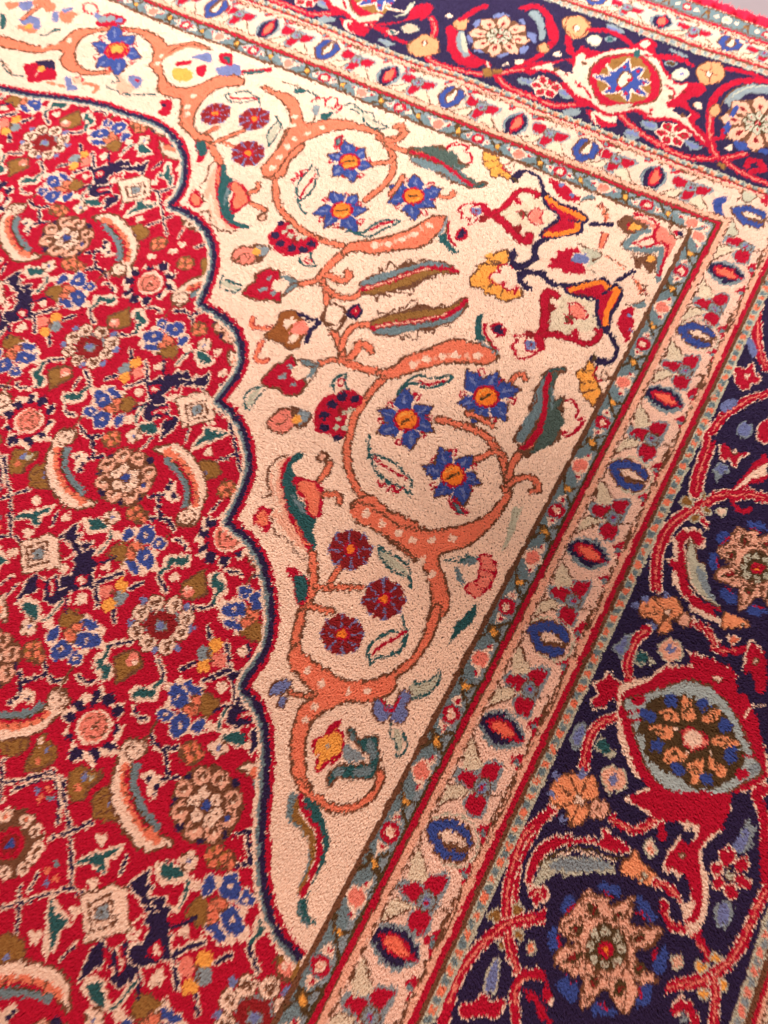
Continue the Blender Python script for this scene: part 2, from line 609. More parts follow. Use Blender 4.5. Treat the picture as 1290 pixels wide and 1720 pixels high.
f b 590,1090 660,1080 650,1190 580,1200
f b 680,950 740,880 740,1010 680,1020
f b 570,620 620,620 690,720 640,740
f b 370,530 450,540 500,590 470,600 390,570
l r 14 245,650 190,710
l r 14 150,820 165,900
l r 14 590,690 650,730
l r 14 690,900 670,950
l r 14 200,1040 240,1080
l r 14 400,580 450,610
l r 14 600,1100 600,1160
l r 14 380,1190 430,1210
o w p 8 230,690 270,620 310,570 360,600 440,610 430,660 560,600 550,700 540,760 700,770 710,830 640,890 570,900 590,970 690,1060 620,1080 560,1060 590,1110 570,1180 520,1250 460,1150 400,1110 330,1190 280,1220 280,1120 300,1060 200,1010 130,970 150,900 240,870 170,800 165,740
o w p 6 280,640 310,600 380,640 370,700 320,700
o w p 6 180,760 270,730 280,800 230,830
o w p 6 140,970 160,900 250,890 290,950 200,1000
o w p 6 460,660 540,620 520,720 460,720
o w p 6 540,840 600,790 690,780 680,850 600,890
o w p 6 530,960 590,960 640,1040 560,1030
o w p 6 440,1060 500,1060 520,1150 500,1240 440,1140
o w p 6 300,1030 380,1040 350,1110 300,1180
l w 6 270,720 380,720 460,730
l w 6 250,850 300,900 300,1010
l w 6 300,1010 380,1050 440,1050
l w 6 530,900 530,950 500,1030
l w 6 450,740 530,800 540,880
f k 310,640 350,640 370,700 340,720 320,690
f k 215,770 270,760 290,800 240,820
f k 170,950 230,920 290,910 270,950 200,965
f k 460,700 510,680 500,730 460,740
f k 540,850 600,810 640,820 610,850
f k 560,980 610,970 630,1000 590,1030
f k 460,1070 500,1060 520,1110 490,1160 460,1130
f k 310,1060 340,1040 380,1080 340,1100
f m 340,660 355,660 350,700 335,700
f m 230,780 265,780 250,805
f m 200,940 250,920 240,950
f m 470,700 495,700 480,725
f m 580,840 620,830 600,845
f m 575,990 610,990 600,1010
f m 480,1090 500,1100 485,1140
f m 330,1060 360,1070 345,1085
o w k 4 340,800 400,750 470,780 520,850 520,950 460,1000 400,1020 330,980 300,900
d l 25 355,815 410,800 470,830 495,890 470,960 405,975 345,950 325,880
d w 6 355,815 410,800 470,830 495,890 470,960 405,975 345,950 325,880
f k 370,850 430,840 460,890 440,930 390,940 360,900
f r 375,870 420,855 460,895 430,935 380,925
d o 15 410,895
.
# vines and small flowers between two rosettes of the right border
= vines 1166,1242 @0,0,1
@890,680
l c 73 1290,30 1200,10 1140,30 1060,90 1000,140 960,260 920,380 905,470
l r 60 1290,30 1200,10 1140,30 1060,90 1000,140 960,260 920,380 905,470
l q 6 1290,30 1200,10 1140,30 1060,90 1000,140 960,260 920,380 905,470
f a 1120,130 1150,110 1180,70 1200,110 1190,170 1150,180
f v 1130,130 1160,110 1185,120 1180,160 1145,165
f a 1000,340 1040,310 1090,340 1080,370 1040,380 1020,420 1010,380
f v 1010,340 1040,320 1080,340 1040,370
u c r 9 1130,155 1150,200 1200,195 1190,230 1180,270 1140,280 1120,330 1090,290 1050,300 1040,260 1040,200 1090,205
o w c 7 1095,240 1115,220 1135,245 1115,262
l c 67 1290,500 1200,480 1120,485 1060,480 1000,500 900,560 830,600 760,660 715,750 690,850 690,990
l r 54 1290,500 1200,480 1120,485 1060,480 1000,500 900,560 830,600 760,660 715,750 690,850 690,990
l q 6 1290,500 1200,480 1120,485 1060,480 1000,500 900,560 830,600 760,660 715,750 690,850 690,990
f r 1090,470 1150,400 1230,300 1290,270 1290,400 1200,430 1110,480
f c 1130,440 1200,370 1290,310 1290,370 1200,410 1120,460
f r 1110,500 1150,560 1200,550 1200,580 1140,580 1090,510
l c 47 920,590 960,640 1010,700 1020,750
l r 26 920,590 960,640 1010,700 1020,750
o l h 10 820,530 845,490 890,510 880,545
o l h 10 930,490 950,475 970,490 950,500
o l h 9 940,550 980,550 990,590 950,580
o l h 9 870,610 900,590 930,600 900,635
o l c 7 1020,570 1045,550 1075,575 1050,600
l c 69 930,740 900,690 840,710 810,760 830,850 810,940 860,1020 920,1100 1040,1160
f c 740,840 790,830 830,900 800,880
f r 800,700 880,680 940,700 950,740 910,760 880,720 850,720 840,780 850,900 870,990 930,1060 1050,1110 1040,1150 920,1110 840,1030 800,920 760,840 800,850 810,780
o w l 8 870,730 900,760 920,850 960,870 980,930 1020,960 1060,1040 1080,1100 1000,1080 920,1020 870,950 850,850
l c 7 860,860 890,980 960,1050
f a 900,880 950,900 970,960 1000,1000 1040,1080 960,1020
f n 1000,1110 1100,1130 1180,1180 1090,1200
o w i 8 1060,1130 1110,1100 1160,1130 1190,1170 1200,1200 1060,1210 1050,1180
d w 10 1165,1185
d l 7 1165,1185
l c 30 890,1160 960,1220 1000,1290
l r 52 900,1190 960,1210 1010,1290
@890,1000
o w i 9 600,50 620,20 700,10 770,0 830,60 820,100 770,140 780,190 700,200 680,130 600,110
l w 6 630,50 710,90
l w 6 690,20 740,80
l w 6 600,90 700,110
l w 6 760,140 740,100
l w 6 700,190 740,110
o w c 7 730,90 750,70 780,90 760,115
o w p 7 810,110 850,90 880,130 850,170 810,150
d v 21 575,55 630,20 665,165 745,0
l c 61 640,190 580,240 540,330 530,400 550,490
l r 48 640,190 580,240 540,330 530,400 550,490
l q 6 640,190 580,240 540,330 530,400 550,490
l c 53 910,160 980,200 1020,290
l r 42 910,160 980,200 1020,290 1120,300 1180,290
l q 6 910,160 980,200 1020,290 1120,300
f a 440,290 490,250 520,210 550,220 540,290 500,350 470,320
f v 460,290 500,250 520,220 530,270 500,320
f l 560,340 600,300 640,320 690,370 640,370 600,380
f g 570,335 610,308 650,345 610,365 590,358
o l p 9 710,270 770,235 820,260 830,340 740,355
d v 22 768,295
f n 720,240 700,230 690,225
o c s 6 1080,230 1110,215 1140,240 1110,265
f a 215,790 250,710 300,690 310,740 280,820 240,840
f v 235,790 260,730 290,710 295,760 260,820
l c 61 490,660 420,680 350,730 310,830 290,940
l r 50 490,660 420,680 350,730 310,830 290,940
l q 6 490,660 420,680 350,730 310,830 290,940
f l 350,820 390,770 430,820 480,870 430,885 380,860
f g 360,815 390,780 430,815 440,855 400,860
o l p 9 390,960 450,930 510,960 530,1030 500,1060 430,1070 400,1020
d v 24 455,1000
o w i 9 120,1030 180,980 240,970 340,990 370,1060 370,1120 310,1120 320,1200 220,1260 200,1160 120,1150
l w 6 140,1030 230,1090
l w 6 210,980 260,1090
l w 6 310,1000 280,1090
l w 6 120,1140 230,1130
l w 6 220,1240 270,1140
o w c 7 240,1110 270,1090 300,1120 280,1155
o w p 8 320,1150 360,1110 420,1140 430,1190 380,1220 330,1200
l w 5 360,1160 380,1150 380,1180
d v 24 145,980 285,970 120,1080 180,1220
@890,1320
l c 63 130,140 60,190 20,260 -60,400 -90,580 -100,680
l r 52 130,140 60,190 20,260 -60,400 -90,580 -100,680
l q 6 130,140 60,190 20,260 -60,400 -90,580 -100,680
l c 53 450,190 540,240 620,230 700,180
l r 44 450,190 540,240 620,230 700,180 720,280
l q 6 450,190 540,240 620,230 690,200
o l c 7 620,340 650,300 690,350 660,390
d s 15 652,350
u c r 9 50,330 200,280 390,300 390,240 430,260 500,310 540,370 440,350 300,310 160,330 70,400 20,480 0,560 -20,500
l k 16 60,430 130,380 230,350 340,360 430,390 510,400
l c 9 150,385 230,360 290,365 400,395 470,410
f l 30,540 60,450 120,400 230,390 370,400 480,460 440,500 340,470 230,520 160,480 80,520
f a 100,440 200,400 380,410 440,450 240,470
o w i 8 500,420 540,400 570,350 600,400 650,450 690,500 650,550 590,540 560,500 510,530 500,480
o w l 6 595,500 620,480 650,490 620,515
f c -10,560 60,540 110,580 90,640 20,650
f r 0,575 55,555 95,585 80,625 20,640
l p 6 20,610 40,580 60,600
l c 63 160,720 60,735 -20,745
l r 50 160,720 60,735 -20,745
l q 6 160,720 60,735 -20,745
l c 63 690,530 780,580 850,660
l r 50 690,530 780,580 850,660
l q 6 690,530 780,580 850,660
l c 57 730,650 740,720 800,780 880,780 940,680 950,500
l r 46 730,650 740,720 800,780 880,780 930,850 970,940
l q 6 740,680 780,750 860,790 960,930
f a 1100,320 1150,280 1180,190 1240,240 1220,320 1180,370 1120,370
f v 1110,320 1160,270 1190,240 1190,320 1140,370
u c r 8 1040,370 1080,350 1120,380 1110,420 1060,440
u c r 8 1130,420 1180,400 1190,460 1140,480
u c r 8 1140,500 1210,530 1180,570 1130,540
u c r 8 1060,560 1110,550 1130,600 1090,620
u c r 8 1000,530 1040,500 1060,550 1010,570
u c r 8 990,440 1040,430 1050,480 1010,490
o w l 6 1070,490 1095,460 1125,490 1100,530
f a 1010,660 1080,630 1110,680 1090,770 1020,770
f v 1030,660 1070,640 1090,690 1070,760 1030,750
l c 67 1290,20 1240,60 1280,160 1290,300
l r 56 1290,20 1240,60 1280,160 1290,560
l c 67 1290,580 1230,700 1180,820 1120,920 1020,1020 940,1060 820,1090 700,1100
l r 56 1290,580 1230,700 1180,820 1120,920 1020,1020 940,1060 820,1090 700,1100
l q 6 1290,580 1230,700 1180,820 1120,920 1020,1020 940,1060 820,1090 700,1100
o l y 8 895,980 930,960 970,980 930,1030
o l y 8 980,930 1020,910 1040,950 1000,980
o l y 8 1030,1070 1060,1050 1080,1090 1050,1130
o l y 8 910,1130 940,1100 980,1130 940,1170
o l p 7 770,960 800,930 830,970 800,1010
l c 63 1000,1050 1010,1150 1000,1290
l r 50 1000,1050 1010,1150 1000,1290
l q 6 1000,1050 1010,1150 1000,1290
l c 57 790,1230 830,1180 870,1220 900,1290
l r 48 790,1230 830,1190 870,1220 900,1290
f a 820,1230 850,1250 860,1290 820,1290
@600,1320
o l h 10 700,720 740,680 780,700 770,750
o l h 10 840,640 880,650 900,690 850,720
o l h 9 850,790 880,780 900,830 870,850
o l h 9 760,850 790,840 820,870 780,890
o l s 7 910,890 940,860 960,890 940,920
l c 67 1050,140 960,220 890,300 850,420 820,540 810,640 810,780 840,930 880,1040
l r 54 1050,140 960,220 890,300 850,420 820,540 810,640 810,780 840,930 880,1040
l q 6 960,220 890,300 850,420 820,540 810,640 810,780 840,930 880,1040
l c 67 1080,700 960,720 860,740 760,790 670,870 600,960 540,1060 500,1180 460,1290
l r 56 1080,700 960,720 860,740 760,790 670,870 600,960 540,1060 500,1180 460,1290
l q 6 960,720 860,740 760,790 670,870 600,960 540,1060 500,1180
o l v 10 690,1060 730,970 770,960 760,1060 740,1140 700,1120
u c r 8 565,1200 640,1180 680,1130 720,1180 790,1180 790,1220 740,1260 570,1260
l c 59 860,1290 850,1130 900,1040 990,1030 1050,1100 1040,1160
l r 48 860,1290 850,1130 900,1040 990,1030 1040,1090 1030,1150
l q 6 860,1200 860,1110 910,1060 990,1060
l r 48 920,1130 980,1200 1040,1290
.
# top border: cream palmette with the red ring
= palmc 1051,130 @0,0,1
@890,0
f r 440,20 560,10
f r -20,350 40,330 120,330 230,310 240,290 280,240 300,250 400,270 560,240 640,190 700,280 760,380 800,430 900,430 950,440 960,480 880,510 850,550 930,610 900,650 960,720 990,760 960,790 860,700 780,640 650,640 560,590 430,620 330,570 250,540 180,470 130,400 40,380 -20,400
u r P 10 0,370 60,350 130,340 230,370 250,300 300,280 310,310 420,270 560,250 600,250 680,280 740,380 800,440 860,440 800,510 740,540 780,570 880,600 860,630 900,690 960,760 860,670 780,620 660,620 600,580 420,600 340,540 260,510 200,450 130,380 30,370
f n 120,350 205,325 235,385 170,380
f n 70,400 130,395 190,440 150,440
d m 9 660,600 840,480 200,400
f n 800,560 870,590 850,620 790,590
l r 12 250,440 300,470 330,520
l r 12 740,440 790,480 780,530
o w r 9 320,390 380,310 500,280 600,280 680,340 720,440 690,520 620,550 480,580 390,550 340,470
f l 410,570 560,550 500,590 430,600
f h 430,340 480,300 600,300 640,380 640,480 560,520 440,500 420,420
f h 370,400 450,320 540,290 640,340 660,440 630,520 500,545 390,490
u c b 8 420,340 450,380 520,330 540,310 550,370 590,350 620,360 590,410 650,420 640,440 590,450 640,500 580,490 550,470 540,530 510,500 500,480 440,490 400,490 440,450 350,400 440,400
d r 9 515,350 590,370 620,430 590,480 525,495 435,465
o w c 10 480,420 510,380 550,390 550,420 510,460 480,450
d r 15 485,465
f r 530,420 560,400 550,430
d w 13 145,370 295,335 835,610 770,505
d r 10 660,580 270,460
f g 570,260 600,250 600,290 570,290
f r 540,250 640,190 700,230 620,240
f P 600,220 640,200 660,220 620,240
l r 14 630,280 700,290 860,320 890,340
l r 14 0,400 30,380
.
= rosc 839,56 @0,0,1
@600,0
f n 600,100 700,40 900,40 980,160 940,300 720,330 600,250
f v 630,110 660,90 680,110 640,140
f v 600,180 640,160 630,220 600,210
f v 630,260 700,260 680,280
f v 740,290 820,290 780,310
f v 870,260 930,240 900,290
f v 920,170 970,180 960,230
f v 870,100 900,90 910,120
f v 740,70 800,60 820,90 750,90
p p w m 8 132 770,188
p l k r 8 58 770,188
.
= topv 839,56 @0,0,1
@600,0
l r 34 400,80 420,150 380,290 470,350 620,390 740,400 860,380 1000,360 1100,360
l q 8 400,80 420,150 380,290 470,350 620,390 740,400 860,380 1000,360
o w i 6 270,230 320,190 370,170 430,200 440,270 370,290 300,280
o w c 6 350,215 365,200 380,215 365,230
o l p 6 240,130 290,110 330,140 270,160
l r 22 180,150 100,130 200,190 260,215
f a 110,195 150,200 200,220 150,235
f v 115,198 150,205 190,220
o c g 5 160,155 190,145 220,160 190,170
f r 480,160 520,120 540,170 510,260 560,320 660,350 700,330 660,300 600,310 640,290
l r 34 510,160 510,260 560,330 640,350 650,320
f a 540,170 580,160 580,240 610,290 580,300 540,240
f l 560,180 580,170 600,270 570,260
o w i 6 520,110 560,80 600,90 590,140 550,150
l r 24 700,300 710,370
l r 28 560,90 640,40 700,20
l c 8 700,300 710,370
o w h 6 680,370 720,370 730,410 690,410
o w h 6 730,375 780,375 790,390 740,400
o c c 4 790,350 810,340 820,350
o c c 4 480,75 500,60 510,80
o c c 4 1070,285 1090,275 1105,295
f r 1000,30 1050,90 1080,190 1060,240 1030,180 1020,90
l r 34 890,40 960,20 1020,60 1060,140 1070,210 1020,260
f a 930,60 980,50 1010,110 1020,190 990,210 980,130
o w i 6 980,240 1020,230 1040,270 990,280
l r 24 1000,290 930,330 860,360
o w i 6 1110,110 1150,80 1220,80 1270,130 1230,190 1150,190
o w c 6 1170,130 1190,120 1210,140 1190,155
l r 24 1150,200 1150,250 1180,300
f c 850,310 890,300 900,340 860,350
o l y 5 960,420 940,440
l r 38 760,420 830,480 950,520 1060,560 1180,560 1290,540
l q 8 760,420 830,480 950,520 1060,560 1180,560
f a 870,420 960,430 950,460 880,450
f v 880,425 940,435 940,450
p r c w 6 66 1025,462
f a 1090,500 1120,470 1180,510 1140,530
f v 1100,495 1130,485 1170,515
f a 1110,590 1180,580 1220,600 1150,620
f r 1240,590 1280,600 1290,660
@600,0
f r -30,100 60,130 40,180 -20,160
f r 100,110 250,90 300,20 400,0 400,50 350,90 320,80 200,110 130,120
f l 190,70 250,50 280,0 310,0 260,60
o c p 5 260,40 200,40 150,20
.
= topv2 1051,130 @0,0,1
@890,0
f c 330,610 370,590 460,600 470,650 430,650 420,680 360,660
f r 325,600 350,610 370,660 430,680 480,660 430,650 400,640 360,610
l r 38 490,600 540,660 620,720 740,790 860,840 1000,850 1100,840 1230,800
l q 8 490,600 540,660 620,720 740,790 860,840 1000,850 1100,840 1230,800
f a 600,650 680,650 700,690 640,690
f v 610,655 680,660 680,685
p r c w 6 74 778,713
f a 840,740 900,760 940,790 880,800
f v 850,750 920,780 890,795
f a 515,700 560,690 600,730 540,750
f v 520,705 560,700 590,730
o w i 6 200,100 230,80 290,80 320,140 270,190 200,160
o w c 5 235,140 255,125 275,140 255,160
f a 410,125 470,130 520,160 460,170
f v 420,130 500,160 450,165
l r 28 330,150 430,160 520,200 560,230
o l c 6 310,200 360,180 390,210 350,240
o a g 6 410,200 440,190 460,200 440,220
f a 760,250 800,255 870,290 800,280
f v 770,255 850,285
l r 22 690,280 800,290 880,330
o a k 5 740,320 770,310 800,330 770,340
o l c 6 780,380 830,350 870,380 840,410 790,410
d v 10 832,383
o w i 7 910,360 960,320 1040,330 1060,400 1000,440 930,430
l w 5 930,360 1040,400
l w 5 990,330 980,430
o w c 5 960,375 980,365 995,385 975,400
l r 30 940,450 920,490 850,510
l r 26 1070,360 1200,390 1290,430
l r 38 1290,430 1160,430 1060,460 1000,530 985,600 980,700 990,790 1020,840
l q 8 985,600 980,700 990,790 1020,840
f a 1060,530 1120,470 1200,450 1290,460 1290,500 1180,500 1100,560
l l 8 1060,550 1130,490 1220,460 1290,460
l w 7 1030,600 1040,560 1090,490 1180,450
o w i 6 980,580 1020,550 1040,590 1000,620
f v 1080,590 1140,560 1120,600
f v 1060,650 1090,630 1090,690
f v 1110,760 1160,750 1190,780 1140,790
f v 1240,810 1290,800 1290,820
l r 24 1060,680 1050,730 1010,740
f c 1060,790 1100,770 1100,800
o w h 6 1020,880 1060,880 1060,910 1030,900
l r 34 1180,890 1200,860 1250,870 1270,910 1210,920
l r 34 1060,860 1140,920 1290,990
l q 7 1060,860 1140,920 1290,990
d o 10 900,555
o c c 4 130,290 150,280 170,290 150,305
o c c 4 895,555 915,540 935,560 915,575
l r 20 200,190 210,270 240,290
l r 20 840,520 860,560
.
'''
